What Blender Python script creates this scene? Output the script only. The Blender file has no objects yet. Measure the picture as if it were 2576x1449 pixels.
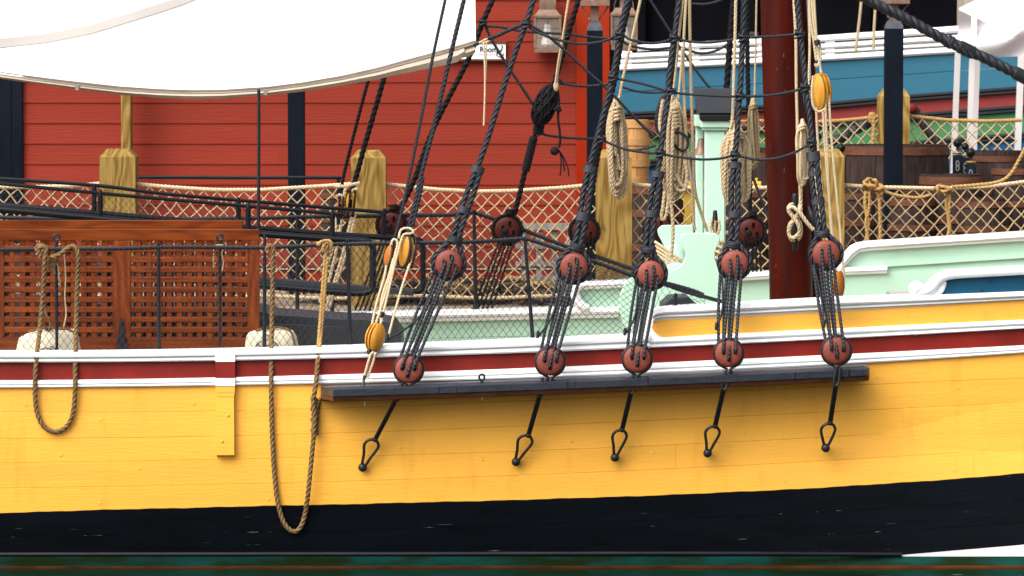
import bpy, bmesh, math, random
import numpy as np
from mathutils import Vector
random.seed(7); np.random.seed(7)
sc = bpy.context.scene
COL = sc.collection
R = math.radians

# ------------------------------------------------------------------ camera, sky, sun, exposure
LENS, PITCH, CAMY, CAMZ = 141.0, R(3.0), -28.0, 3.42
cam = bpy.data.cameras.new("camera"); camo = bpy.data.objects.new("camera", cam); COL.objects.link(camo)
cam.lens = LENS; cam.sensor_width = 36; cam.clip_end = 600; cam.clip_start = 0.5
cam.dof.use_dof = True; cam.dof.focus_distance = 28.2; cam.dof.aperture_fstop = 9
camo.location = (0, CAMY, CAMZ); camo.rotation_euler = (R(90) - PITCH, 0, 0)
sc.camera = camo
SUN_EL, SUN_AZ = 47.0, 222.0          # elevation, compass bearing of the sun (behind the camera, a little to its left)
world = bpy.data.worlds.new("World"); sc.world = world; world.use_nodes = True
wn = world.node_tree; bgn = wn.nodes["Background"]; bgn.inputs[1].default_value = 0.15
sky = wn.nodes.new("ShaderNodeTexSky"); sky.sky_type = 'NISHITA'; sky.sun_disc = False
sky.sun_elevation = R(SUN_EL); sky.sun_rotation = R(SUN_AZ); sky.air_density = 1.0; sky.dust_density = 6.0; sky.ozone_density = 1.0
hsv = wn.nodes.new("ShaderNodeHueSaturation"); hsv.inputs["Saturation"].default_value = 0.25
wn.links.new(sky.outputs[0], hsv.inputs["Color"]); wn.links.new(hsv.outputs[0], bgn.inputs[0])
sl = bpy.data.lights.new("sun", 'SUN'); sl.energy = 1.5; sl.angle = R(70); sl.color = (1.0, 0.96, 0.9)
so = bpy.data.objects.new("sun", sl); COL.objects.link(so)
sd = Vector((math.sin(R(SUN_AZ)) * math.cos(R(SUN_EL)), math.cos(R(SUN_AZ)) * math.cos(R(SUN_EL)), math.sin(R(SUN_EL))))
so.rotation_euler = sd.to_track_quat('Z', 'Y').to_euler(); so.location = (0, -10, 20)
sc.view_settings.view_transform = 'Standard'; sc.view_settings.look = 'None'
sc.view_settings.gamma = 1; sc.view_settings.use_curve_mapping = False
sc.view_settings.exposure = 0.88

# ------------------------------------------------------------------ geometry helpers
FPX = 2576 * LENS / 36
CP, SP = math.cos(PITCH), math.sin(PITCH)
def P(x, y, Y=0.0):
    """point of the place seen at picture position x, y (2576 x 1449) at depth Y"""
    u = (x - 1288.0) / FPX; v = (y - 724.5) / FPX
    dy = CP - v * SP; dz = -SP - v * CP
    t = (Y - CAMY) / dy
    return np.array((u * t, Y, CAMZ + dz * t))
def mpp(Y): return (Y - CAMY) / FPX            # metres per picture unit at depth Y
def pxs(pts, Y=None): return [P(q[0], q[1], q[2] if len(q) > 2 else Y) for q in pts]

WL = {}
def wloc(o): return WL.get(o.name, np.zeros(3))
def tag(o, label=None, cat=None, group=None, kind=None):
    if label: o["label"] = label
    if cat: o["category"] = cat
    if group: o["group"] = group
    if kind: o["kind"] = kind
    return o
def thing(name, label, cat, loc=(0, 0, 0), group=None):
    o = bpy.data.objects.new(name, None); COL.objects.link(o)
    o.location = tuple(float(c) for c in loc); WL[o.name] = np.array(loc, float)
    return tag(o, label, cat, group)

def catmull(pts, closed=False, sub=8):
    p = np.array(pts, float)
    if len(p) < 3 and not closed: return p
    n = len(p); out = []
    rng = range(n) if closed else range(n - 1)
    t = np.linspace(0, 1, sub, endpoint=False)[:, None]
    for i in rng:
        if closed: a, b, c, d = p[(i-1) % n], p[i], p[(i+1) % n], p[(i+2) % n]
        else: a, b, c, d = p[max(i-1, 0)], p[i], p[i+1], p[min(i+2, n-1)]
        out.append(0.5 * ((2*b) + (-a+c)*t + (2*a-5*b+4*c-d)*t**2 + (-a+3*b-3*c+d)*t**3))
    if not closed: out.append(p[-1][None])
    return np.vstack(out)
def resample(p, ds):
    seg = np.linalg.norm(np.diff(p, axis=0), axis=1); s = np.concatenate([[0], np.cumsum(seg)])
    n = max(2, int(s[-1] / ds) + 1); q = np.linspace(0, s[-1], n)
    return np.stack([np.interp(q, s, p[:, k]) for k in range(3)], 1), q
def frames(p):
    T = np.gradient(p, axis=0); T /= np.maximum(np.linalg.norm(T, axis=1), 1e-9)[:, None]
    a = np.array((0, 1, 0.0)) if abs(T[0][1]) < .9 else np.array((1.0, 0, 0))
    N = np.zeros_like(p); n = np.cross(T[0], a); n /= np.linalg.norm(n); N[0] = n
    for i in range(1, len(p)):
        n = n - T[i] * np.dot(n, T[i]); n /= max(np.linalg.norm(n), 1e-9); N[i] = n
    return T, N, np.cross(T, N)

class MB:
    def __init__(s): s.v = []; s.f = []; s.n = 0
    def add(s, v, f):
        v = np.asarray(v, float); s.v.append(v); k = s.n
        s.f.extend([tuple(i + k for i in q) for q in f]); s.n += len(v); return s
    def sweep(s, p, rad, ang, caps=True):
        """p ring centres, rad (rings x n) radii, ang (rings x n) angles"""
        T, N, B = frames(p); m, n = rad.shape
        v = p[:, None] + rad[..., None] * (np.cos(ang)[..., None] * N[:, None] + np.sin(ang)[..., None] * B[:, None])
        f = [(i*n+j, i*n+(j+1) % n, (i+1)*n+(j+1) % n, (i+1)*n+j) for i in range(m-1) for j in range(n)]
        if caps: f += [tuple(range(n-1, -1, -1)), tuple((m-1)*n + j for j in range(n))]
        return s.add(v.reshape(-1, 3), f)
    def tube(s, pts, r, n=8, closed=False, curve=True, sub=6):
        p = np.array(pts, float)
        if closed: p = catmull(p, True, sub); p = np.vstack([p, p[:1]])
        elif curve and len(p) > 2: p = catmull(p, sub=sub)
        rr = np.interp(np.linspace(0, 1, len(p)), np.linspace(0, 1, len(r)), r) if hasattr(r, '__len__') else np.full(len(p), r)
        a = np.arange(n) * 2 * math.pi / n
        return s.sweep(p, np.repeat(rr[:, None], n, 1), np.repeat(a[None], len(p), 0))
    def rope(s, pts, r, n=12, pitch=6.5, rings=10, closed=False, depth=.40, sub=8, hand=1):
        p = catmull(pts, closed, sub)
        if closed: p = np.vstack([p, p[:1]])
        p, q = resample(p, pitch * r / rings)
        a0 = np.arange(n) * 2 * math.pi / n
        rad = r * ((1 - depth) + depth * np.abs(np.cos(1.5 * a0)) ** .7)
        ang = a0[None] + hand * 2 * math.pi * q[:, None] / (pitch * r)
        return s.sweep(p, np.repeat(rad[None], len(p), 0), ang)
    def wrap(s, a, b, r, rings=8, n=12, wid=None):
        """served or seized length: ridged sleeve from a to b"""
        a = np.array(a, float); b = np.array(b, float); m = rings * 3 + 1
        t = np.linspace(0, 1, m); p = a + (b - a) * t[:, None]
        rad = r * (1 + .07 * np.cos(t * rings * 2 * math.pi)); rad[0] *= .8; rad[-1] *= .8
        ang = np.arange(n) * 2 * math.pi / n
        T, N, B = frames(p); w = 1.0 if wid is None else wid
        v = p[:, None] + rad[:, None, None] * (np.cos(ang)[None, :, None] * N[:, None] * w + np.sin(ang)[None, :, None] * B[:, None])
        f = [(i*n+j, i*n+(j+1) % n, (i+1)*n+(j+1) % n, (i+1)*n+j) for i in range(m-1) for j in range(n)]
        f += [tuple(range(n-1, -1, -1)), tuple((m-1)*n + j for j in range(n))]
        return s.add(v.reshape(-1, 3), f)
    def box(s, lo, hi):
        x0, y0, z0 = lo; x1, y1, z1 = hi
        return s.add([(x0,y0,z0),(x1,y0,z0),(x1,y1,z0),(x0,y1,z0),(x0,y0,z1),(x1,y0,z1),(x1,y1,z1),(x0,y1,z1)],
                     [(0,3,2,1),(4,5,6,7),(0,1,5,4),(1,2,6,5),(2,3,7,6),(3,0,4,7)])
    def bbox(s, lo, hi, b=.006):
        """box with chamfered vertical front edges and top"""
        x0, y0, z0 = lo; x1, y1, z1 = hi
        poly = [(x0+b, y0), (x1-b, y0), (x1, y0+b), (x1, y1-b), (x1-b, y1), (x0+b, y1), (x0, y1-b), (x0, y0+b)]
        cx, cy = (x0+x1)/2, (y0+y1)/2
        rows = []
        for z, k in ((z0, 1), (z0+b, 0), (z1-b, 0), (z1, 1)):
            rows += [(x + (b*.7*(1 if x < cx else -1) if k else 0), y + (b*.7*(1 if y < cy else -1) if k else 0), z) for x, y in poly]
        f = [(i*8+j, i*8+(j+1) % 8, (i+1)*8+(j+1) % 8, (i+1)*8+j) for i in range(3) for j in range(8)]
        f += [tuple(range(7, -1, -1)), tuple(24+j for j in range(8))]
        return s.add(rows, f)
    def prism(s, pts, d, bevel=0.0):
        """closed polygon of points swept by vector d"""
        p = np.array(pts, float); n = len(p); d = np.array(d, float)
        if bevel:
            c = p.mean(0); pin = []
            for i in range(n):
                e1 = p[i]-p[i-1]; e2 = p[(i+1) % n]-p[i]
                e1 /= max(np.linalg.norm(e1), 1e-9); e2 /= max(np.linalg.norm(e2), 1e-9); dn = d/np.linalg.norm(d)
                m = np.cross(dn, e1) + np.cross(dn, e2); m /= max(np.linalg.norm(m), 1e-9); pin.append(m)
            pin = np.array(pin)
            if np.sum(pin * (c - p)) < 0: pin = -pin
            dn = d/np.linalg.norm(d)*bevel
            rows = [p + pin*bevel, p + dn, p + d - dn, p + d + pin*bevel]
        else: rows = [p, p + d]
        m = len(rows)
        f = [(i*n+j, i*n+(j+1) % n, (i+1)*n+(j+1) % n, (i+1)*n+j) for i in range(m-1) for j in range(n)]
        f += [tuple(range(n-1, -1, -1)), tuple((m-1)*n+j for j in range(n))]
        return s.add(np.vstack(rows), f)
    def lathe(s, prof, c, axis='z', n=24, sx=1.0):
        """prof (r, h) about an axis through c"""
        a = np.arange(n) * 2 * math.pi / n; v = []
        for r, h in prof:
            for t in a:
                x, y = r*math.cos(t)*sx, r*math.sin(t)
                v.append((x, y, h) if axis == 'z' else ((x, h, y) if axis == 'y' else (h, x, y)))
        v = np.array(v) + np.array(c); m = len(prof)
        f = [(i*n+j, i*n+(j+1) % n, (i+1)*n+(j+1) % n, (i+1)*n+j) for i in range(m-1) for j in range(n)]
        f += [tuple(range(n-1, -1, -1)), tuple((m-1)*n+j for j in range(n))]
        return s.add(v, f)
    def ball(s, c, r, n=14, sc_=(1, 1, 1)):
        m = n // 2 + 1; v = []
        for i in range(m):
            th = math.pi * i / (m-1)
            for j in range(n):
                ph = 2*math.pi*j/n
                v.append((c[0]+r*sc_[0]*math.sin(th)*math.cos(ph), c[1]+r*sc_[1]*math.sin(th)*math.sin(ph), c[2]+r*sc_[2]*math.cos(th)))
        f = [(i*n+j, (i+1)*n+j, (i+1)*n+(j+1) % n, i*n+(j+1) % n) for i in range(m-1) for j in range(n)]
        return s.add(v, f)
    def build(s, name, mat, parent=None, label=None, cat=None, group=None, kind=None, sharp=35, origin=None):
        v = np.vstack(s.v)
        if parent is not None: org = wloc(parent)
        elif origin is not None: org = np.array(origin, float)
        else: org = np.array(((v[:, 0].min()+v[:, 0].max())/2, (v[:, 1].min()+v[:, 1].max())/2, v[:, 2].min()))
        me = bpy.data.meshes.new(name); me.from_pydata((v - org).tolist(), [], s.f)
        me.polygons.foreach_set("use_smooth", [True] * len(me.polygons))
        if sharp: me.set_sharp_from_angle(angle=R(sharp))
        me.materials.append(mat)
        o = bpy.data.objects.new(name, me); COL.objects.link(o)
        if parent is not None: o.parent = parent
        else: o.location = org
        WL[o.name] = org
        return tag(o, label, cat, group, kind)

def lin(k): xs, ys = zip(*k); return lambda x: float(np.interp(x, xs, ys))
def fit(k, d=3):
    xs, ys = zip(*k); c = np.polyfit(np.array(xs)/1000, ys, d); return lambda x: float(np.polyval(c, x/1000))
def on(x, y, surf):
    Y = surf(0, 0.5)
    for _ in range(4):
        p = P(x, y, Y); Y = surf(p[0], p[2])
    return P(x, y, Y)
def band(name, mat, parent, top, bot, prof, x0, x1, surf, N=50, ends=True, label=None):
    """long moulded strip; prof = (share of height, distance proud of the surface)"""
    m = MB(); v = []; k = len(prof)
    for x in np.linspace(x0, x1, N):
        t, b = top(x), bot(x)
        for q, off in prof:
            p = on(x, t + (b-t)*q, surf); p = p.copy(); p[1] -= off; v.append(p)
    f = [(i*k+j, i*k+j+1, (i+1)*k+j+1, (i+1)*k+j) for i in range(N-1) for j in range(k-1)]
    if ends: f += [tuple(range(k-1, -1, -1)), tuple((N-1)*k+j for j in range(k))]
    m.add(v, f)
    return m.build(name, mat, parent, label=label, sharp=30)
def plank_prof(proud=.0, thick=.04, b=.004): return [(0.0, proud-thick), (0.0, proud-b), (.012, proud), (.03, proud), (.25, proud), (.5, proud), (.75, proud), (.97, proud), (.988, proud), (1.0, proud-b), (1.0, proud-thick)]

# ------------------------------------------------------------------ materials
def mat(name, col, rough=.5, var=.12, scale=6, stretch=(1, 1, 1), bump=.0, bscale=None, metal=0, rnd=.0, col2=None, detail=6, spec=.5, wear=None, wscale=3, wstretch=(1, 1, 1), wlo=.6, whi=.7):
    m = bpy.data.materials.new(name); m.use_nodes = True; nt = m.node_tree; b = nt.nodes["Principled BSDF"]
    b.inputs["Roughness"].default_value = rough; b.inputs["Metallic"].default_value = metal
    b.inputs["Specular IOR Level"].default_value = spec
    tc = nt.nodes.new("ShaderNodeTexCoord"); mp = nt.nodes.new("ShaderNodeMapping"); mp.inputs["Scale"].default_value = stretch
    nt.links.new(tc.outputs["Object"], mp.inputs[0])
    oi = nt.nodes.new("ShaderNodeObjectInfo")
    mu = nt.nodes.new("ShaderNodeVectorMath"); mu.operation = 'ADD'; nt.links.new(mp.outputs[0], mu.inputs[0])
    sc1 = nt.nodes.new("ShaderNodeMath"); sc1.operation = 'MULTIPLY'; sc1.inputs[1].default_value = 37.0; nt.links.new(oi.outputs["Random"], sc1.inputs[0])
    nt.links.new(sc1.outputs[0], mu.inputs[1])
    ns = nt.nodes.new("ShaderNodeTexNoise"); ns.inputs["Scale"].default_value = scale; ns.inputs["Detail"].default_value = detail
    nt.links.new(mu.outputs[0], ns.inputs["Vector"])
    cr = nt.nodes.new("ShaderNodeValToRGB"); e = cr.color_ramp.elements
    c2 = col2 or tuple(min(1, c*(1+var)) for c in col); c1 = col if col2 else tuple(c*(1-var) for c in col)
    e[0].position = .3; e[1].position = .7; e[0].color = (*c1, 1); e[1].color = (*c2, 1)
    nt.links.new(ns.outputs[0], cr.inputs[0]); out = cr.outputs[0]
    if wear:
        n2 = nt.nodes.new("ShaderNodeTexNoise"); n2.inputs["Scale"].default_value = wscale; n2.inputs["Detail"].default_value = 8
        m2 = nt.nodes.new("ShaderNodeMapping"); m2.inputs["Scale"].default_value = wstretch
        nt.links.new(tc.outputs["Object"], m2.inputs[0]); nt.links.new(m2.outputs[0], n2.inputs["Vector"])
        r2 = nt.nodes.new("ShaderNodeValToRGB"); r2.color_ramp.elements[0].position = wlo; r2.color_ramp.elements[1].position = whi
        nt.links.new(n2.outputs[0], r2.inputs[0])
        mx = nt.nodes.new("ShaderNodeMix"); mx.data_type = 'RGBA'; nt.links.new(r2.outputs[0], mx.inputs[0])
        nt.links.new(out, mx.inputs[6]); mx.inputs[7].default_value = (*wear, 1); out = mx.outputs[2]
    if rnd:
        hv = nt.nodes.new("ShaderNodeHueSaturation"); ma = nt.nodes.new("ShaderNodeMapRange")
        ma.inputs[3].default_value = 1-rnd; ma.inputs[4].default_value = 1+rnd
        nt.links.new(oi.outputs["Random"], ma.inputs[0]); nt.links.new(ma.outputs[0], hv.inputs["Value"])
        nt.links.new(out, hv.inputs["Color"]); out = hv.outputs[0]
    nt.links.new(out, b.inputs["Base Color"])
    if bump:
        bp = nt.nodes.new("ShaderNodeBump"); bp.inputs["Strength"].default_value = bump; bp.inputs["Distance"].default_value = .01
        if bscale:
            nb = nt.nodes.new("ShaderNodeTexNoise"); nb.inputs["Scale"].default_value = bscale; nb.inputs["Detail"].default_value = 5
            nt.links.new(mu.outputs[0], nb.inputs["Vector"]); nt.links.new(nb.outputs[0], bp.inputs["Height"])
        else: nt.links.new(ns.outputs[0], bp.inputs["Height"])
        nt.links.new(bp.outputs[0], b.inputs["Normal"])
    return m
def grain(name, c1, c2, axis='z', rough=.6, bands=9, dist=6.0, rnd=.08, bump=.25, check=False):
    """sawn wood: fine drawn-out fibres over wandering growth rings"""
    m = bpy.data.materials.new(name); m.use_nodes = True; nt = m.node_tree; b = nt.nodes["Principled BSDF"]; b.inputs["Roughness"].default_value = rough
    b.inputs["Specular IOR Level"].default_value = .14
    L = nt.links.new
    tc = nt.nodes.new("ShaderNodeTexCoord"); oi = nt.nodes.new("ShaderNodeObjectInfo")
    ml = nt.nodes.new("ShaderNodeMath"); ml.operation = 'MULTIPLY'; ml.inputs[1].default_value = 23.0; L(oi.outputs["Random"], ml.inputs[0])
    ad = nt.nodes.new("ShaderNodeVectorMath"); ad.operation = 'ADD'; L(tc.outputs["Object"], ad.inputs[0]); L(ml.outputs[0], ad.inputs[1])
    def mapped(k):
        q = nt.nodes.new("ShaderNodeMapping"); q.inputs["Scale"].default_value = {'z': (1, 1, k), 'x': (k, 1, 1), 'y': (1, k, 1)}[axis]; L(ad.outputs[0], q.inputs[0]); return q.outputs[0]
    n0 = nt.nodes.new("ShaderNodeTexNoise"); n0.inputs["Scale"].default_value = 3.2; n0.inputs["Detail"].default_value = 2; L(mapped(.22), n0.inputs["Vector"])
    rg = nt.nodes.new("ShaderNodeMath"); rg.operation = 'MULTIPLY'; rg.inputs[1].default_value = bands * 6.0; L(n0.outputs[0], rg.inputs[0])
    sn = nt.nodes.new("ShaderNodeMath"); sn.operation = 'SINE'; L(rg.outputs[0], sn.inputs[0])
    n2 = nt.nodes.new("ShaderNodeTexNoise"); n2.inputs["Scale"].default_value = 55; n2.inputs["Detail"].default_value = 6; L(mapped(.05), n2.inputs["Vector"])
    n3 = nt.nodes.new("ShaderNodeTexNoise"); n3.inputs["Scale"].default_value = 2.5; n3.inputs["Detail"].default_value = 3; L(mapped(.5), n3.inputs["Vector"])
    s1 = nt.nodes.new("ShaderNodeMath"); s1.operation = 'MULTIPLY_ADD'; s1.inputs[1].default_value = .13; L(sn.outputs[0], s1.inputs[0]); L(n2.outputs[0], s1.inputs[2])
    s2 = nt.nodes.new("ShaderNodeMath"); s2.operation = 'MULTIPLY_ADD'; s2.inputs[1].default_value = .5; L(n3.outputs[0], s2.inputs[0]); L(s1.outputs[0], s2.inputs[2])
    cr = nt.nodes.new("ShaderNodeValToRGB"); e = cr.color_ramp.elements; e[0].position = .45; e[1].position = 1.0; e[0].color = (*c1, 1); e[1].color = (*c2, 1); L(s2.outputs[0], cr.inputs[0])
    hv = nt.nodes.new("ShaderNodeHueSaturation"); ma = nt.nodes.new("ShaderNodeMapRange"); ma.inputs[3].default_value = 1-rnd; ma.inputs[4].default_value = 1+rnd
    L(oi.outputs["Random"], ma.inputs[0]); L(ma.outputs[0], hv.inputs["Value"]); L(cr.outputs[0], hv.inputs["Color"])
    if check:      # drying cracks and knots
        s1.inputs[1].default_value = .20
        n4 = nt.nodes.new("ShaderNodeTexNoise"); n4.inputs["Scale"].default_value = 9; n4.inputs["Detail"].default_value = 3; L(mapped(.09), n4.inputs["Vector"])
        r4 = nt.nodes.new("ShaderNodeValToRGB"); r4.color_ramp.elements[0].position = .70; r4.color_ramp.elements[1].position = .73; L(n4.outputs[0], r4.inputs[0])
        n5 = nt.nodes.new("ShaderNodeTexNoise"); n5.inputs["Scale"].default_value = 4.5; n5.inputs["Detail"].default_value = 1; L(mapped(.8), n5.inputs["Vector"])
        r5 = nt.nodes.new("ShaderNodeValToRGB"); r5.color_ramp.elements[0].position = .73; r5.color_ramp.elements[1].position = .80; L(n5.outputs[0], r5.inputs[0])
        mxx = nt.nodes.new("ShaderNodeMath"); mxx.operation = 'MAXIMUM'; L(r4.outputs[0], mxx.inputs[0]); L(r5.outputs[0], mxx.inputs[1])
        mk = nt.nodes.new("ShaderNodeMix"); mk.data_type = 'RGBA'; L(mxx.outputs[0], mk.inputs[0]); L(hv.outputs[0], mk.inputs[6]); mk.inputs[7].default_value = (.07, .032, .008, 1); L(mk.outputs[2], b.inputs["Base Color"])
    else: L(hv.outputs[0], b.inputs["Base Color"])
    bp = nt.nodes.new("ShaderNodeBump"); bp.inputs["Strength"].default_value = bump; bp.inputs["Distance"].default_value = .003
    L(s1.outputs[0], bp.inputs["Height"]); L(bp.outputs[0], b.inputs["Normal"])
    return m
M = {}
M['yellow'] = mat('yellow_paint', (.72, .352, .043), .45, .07, 2.2, (.35, 1, 3), .22, 26, rnd=.03, spec=.25, wear=(.59, .255, .022), wscale=4, wstretch=(2.4, 1, .5), wlo=.58, whi=.98)
M['white'] = mat('white_paint', (.82, .83, .84), .4, .03, 3, (.4, 1, 3), .05, 40, spec=.4)
M['redband'] = mat('dark_red_paint', (.150, .0085, .0045), .5, .2, 2, (2, 1, .6), .06, 40, spec=.18)
M['black'] = mat('black_paint', (.0042, .005, .0085), .4, .3, 4, (.6, 1, 2), .10, 30, spec=.2)
M['hullblack'] = mat('black_hull_paint', (.0010, .0019, .0034), .5, .5, 3, (.5, 1, 3), .08, 30, wear=(.06, .052, .05), wscale=13, wstretch=(.30, 1, 4.5), wlo=.715, whi=.75, spec=.05)
M['channel'] = mat('weathered_black_paint', (.016, .020, .029), .30, .25, 9, (1, 1, 2), .25, 30, wear=(.003, .003, .005), wscale=24, wstretch=(1.8, .1, .10), wlo=.60, whi=.66, spec=.35)
M['mint'] = mat('mint_paint', (.40, .605, .475), .5, .05, 2, (1, 1, 1), .05, 40, wear=(.31, .48, .37), wscale=5, wstretch=(.6, 1, 1.5), wlo=.64, whi=.75, spec=.3)
M['siding'] = mat('red_siding_paint', (.196, .0235, .0125), .65, .09, 1.5, (.15, 1, 2.5), .45, 45, rnd=.035, spec=.12)
for n_ in M['siding'].node_tree.nodes:
    if n_.type == 'MAPPING': n_.inputs["Scale"].default_value = (.10, 1, 1.6)
M['trim'] = mat('orange_red_trim_paint', (.245, .0150, .001), .6, .05, 2, spec=.12)
M['ironblack'] = mat('black_iron', (.0075, .008, .011), .42, .3, 20, bump=.1, spec=.3)
M['post_black'] = mat('black_post_paint', (.0036, .0062, .0118), .5, .25, 4, (2, 2, .5), .1, spec=.07)
M['post_cap'] = mat('worn_grey_post_top', (.06, .067, .08), .5, .3, 14, spec=.2)
M['pine'] = grain('treated_pine', (.125, .068, .011), (.285, .185, .052), 'z', .7, 12, 7, .10, .3, True)
M['varnish'] = grain('varnished_timber', (.070, .0098, .0011), (.175, .036, .0034), 'x', .4, 10, 6, .16)
M['varnish_v'] = grain('varnished_upright_timber', (.070, .0095, .0011), (.172, .034, .0034), 'z', .4, 10, 6, .14)
M['mast'] = mat('dark_red_varnish', (.038, .0030, .0010), .42, .45, 3, (3, 3, .35), .08, 20, wear=(.13, .06, .05), wscale=30, wstretch=(1, 1, .5), wlo=.69, whi=.76, spec=.10)
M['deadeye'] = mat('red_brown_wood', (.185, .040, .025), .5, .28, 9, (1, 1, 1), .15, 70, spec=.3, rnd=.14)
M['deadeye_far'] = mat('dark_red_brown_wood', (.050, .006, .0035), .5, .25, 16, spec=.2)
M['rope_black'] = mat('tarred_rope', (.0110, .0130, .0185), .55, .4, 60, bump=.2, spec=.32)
M['rope_dark'] = mat('shaded_tarred_rope', (.0055, .005, .007), .7, .4, 60, bump=.2, spec=.2)  # far-side rope: darker copy of rope_black, its shade put into the colour
M['rope_tan'] = mat('manila_rope', (.47, .36, .222), .8, .16, 55, bump=.3, spec=.1)
M['rope_cream'] = mat('pale_rope', (.52, .41, .265), .8, .14, 50, bump=.3, spec=.1)
M['rope_brown'] = mat('weathered_brown_rope', (.17, .105, .048), .85, .3, 60, bump=.4, spec=.1)
M['rope_gold'] = mat('golden_rope', (.37, .225, .082), .85, .2, 50, bump=.3, spec=.1)
M['net_tan'] = mat('tan_net_cord', (.41, .305, .175), .85, .2, 40, spec=.1)
M['net_black'] = mat('black_net_twine', (.012, .012, .015), .7, .2, 20)
M['canvas'] = mat('white_canvas', (.86, .85, .82), .8, .02, 3, bump=.08, bscale=180)
M['hem'] = mat('shaded_canvas_hem', (.40, .335, .265), .85, .08, 8, (.3, 1, 2), spec=.1)  # beige tone paints in the shade the folded hem lies in
M['hem_grey'] = mat('grey_hem_band', (.24, .20, .16), .85, .15, 8, (.3, 1, 2), spec=.1)
M['seam'] = mat('cream_seam_cloth', (.385, .352, .328), .85, .03, 4, spec=.1)
M['bag'] = mat('cream_canvas_bag', (.66, .58, .44), .8, .08, 4, bump=.3, bscale=10, spec=.1)
M['blockwood'] = grain('oiled_block_wood', (.42, .165, .018), (.58, .29, .042), 'z', .4, 9, 3)
M['blockwood_or'] = grain('orange_block_wood', (.30, .08, .012), (.44, .15, .024), 'z', .4, 9, 3)
M['blue'] = mat('blue_hull_paint', (.028, .126, .195), .5, .04, 1, (.3, 1, 2), spec=.2)
M['navy'] = mat('deep_blue_paint', (.002, .045, .09), .45, .1, 3, spec=.2)
M['maroon'] = mat('maroon_hull_paint', (.225, .035, .032), .55, .05, 1, spec=.15)
M['green'] = mat('green_hull_paint', (.056, .190, .080), .55, .05, 1, spec=.15)
M['bluelow'] = mat('lower_blue_paint', (.018, .078, .17), .5, .05, 1, spec=.15)
M['copper'] = mat('verdigris_copper', (.0008, .012, .0075), .5, .2, 5, (.5, 1, 2), .1, col2=(.0010, .040, .033), wear=(.003, .011, .0015), wscale=3, wstretch=(.8, 1, 3), wlo=.42, whi=.58, spec=.06)
M['rust'] = mat('rusty_algae', (.035, .0085, .0009), .6, .35, 8, (.6, 1, 2), col2=(.085, .024, .0022), spec=.05)
M['lantern'] = mat('aged_copper', (.145, .080, .052), .5, .25, 18, metal=.3, col2=(.22, .14, .10))
M['milk'] = mat('milk_glass', (.82, .82, .80), .3, .02, 3)
M['oak'] = grain('new_oak', (.34, .16, .048), (.46, .245, .09), 'z', .65, 9, 3, .12)
M['oakhoop'] = grain('split_ash_hoop', (.34, .165, .058), (.43, .235, .095), 'x', .65, 9, 3, .06)
M['barrel'] = grain('old_barrel_oak', (.018, .011, .0095), (.042, .026, .022), 'z', .8, 10, 4, .10)
M['barrel_hoop'] = mat('rusty_wooden_hoop', (.062, .021, .010), .7, .3, 8, (1, 1, 3), col2=(.12, .045, .025), spec=.2)
M['greywood'] = grain('weathered_grey_wood', (.14, .122, .11), (.26, .235, .22), 'z', .8, 12, 4, .12)
M['dark'] = mat('shaded_shed_boards', (.0025, .0025, .004), .9, .3, 2, spec=.05)  # near-black colour paints the shade of an opening under a deck
M['beige'] = mat('beige_concrete', (.32, .28, .22), .8, .08, 2, spec=.2)
M['tentwall'] = mat('shaded_tent_valance', (.56, .535, .56), .75, .05, 4, bump=.15, bscale=7, spec=.1)  # same cloth as the canopy, greyed in colour for the shading of its folds
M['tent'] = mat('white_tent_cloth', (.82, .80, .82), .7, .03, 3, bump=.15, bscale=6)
M['tentleg'] = mat('pale_tent_pole', (.50, .48, .48), .4, .05, 3)
M['yellow_plastic'] = mat('yellow_plastic', (.58, .35, .03), .5, .05, 3)
M['signwhite'] = mat('white_sign_face', (.78, .80, .80), .4, .02, 3)
M['ink'] = mat('dark_blue_ink', (.015, .02, .035), .5, .1, 3)
M['redink'] = mat('red_ink', (.55, .05, .03), .5, .1, 3)
M['brass'] = mat('dull_brass', (.35, .20, .05), .4, .2, 8, metal=.7)
M['zinc'] = mat('zinc_bolt', (.45, .46, .47), .35, .1, 8, metal=.8)
M['hatch'] = mat('dark_grey_paint', (.019, .021, .026), .5, .15, 3, (1, 1, 2), .1, spec=.3)
M['pierdeck'] = grain('pier_planks', (.16, .12, .08), (.28, .22, .16), 'x', .8, 6, 4)
M['deck'] = grain('ship_deck_planks', (.30, .22, .14), (.42, .33, .22), 'x', .7, 6, 4)
def glassmat():
    m = bpy.data.materials.new('old_lantern_glass'); m.use_nodes = True; nt = m.node_tree; b = nt.nodes["Principled BSDF"]
    b.inputs["Base Color"].default_value = (.35, .30, .26, 1); b.inputs["Roughness"].default_value = .1
    t = nt.nodes.new("ShaderNodeBsdfTransparent"); mx = nt.nodes.new("ShaderNodeMixShader"); mx.inputs[0].default_value = .22
    nt.links.new(t.outputs[0], mx.inputs[1]); nt.links.new(b.outputs[0], mx.inputs[2]); nt.links.new(mx.outputs[0], nt.nodes["Material Output"].inputs[0])
    return m
M['glass'] = glassmat()
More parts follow.
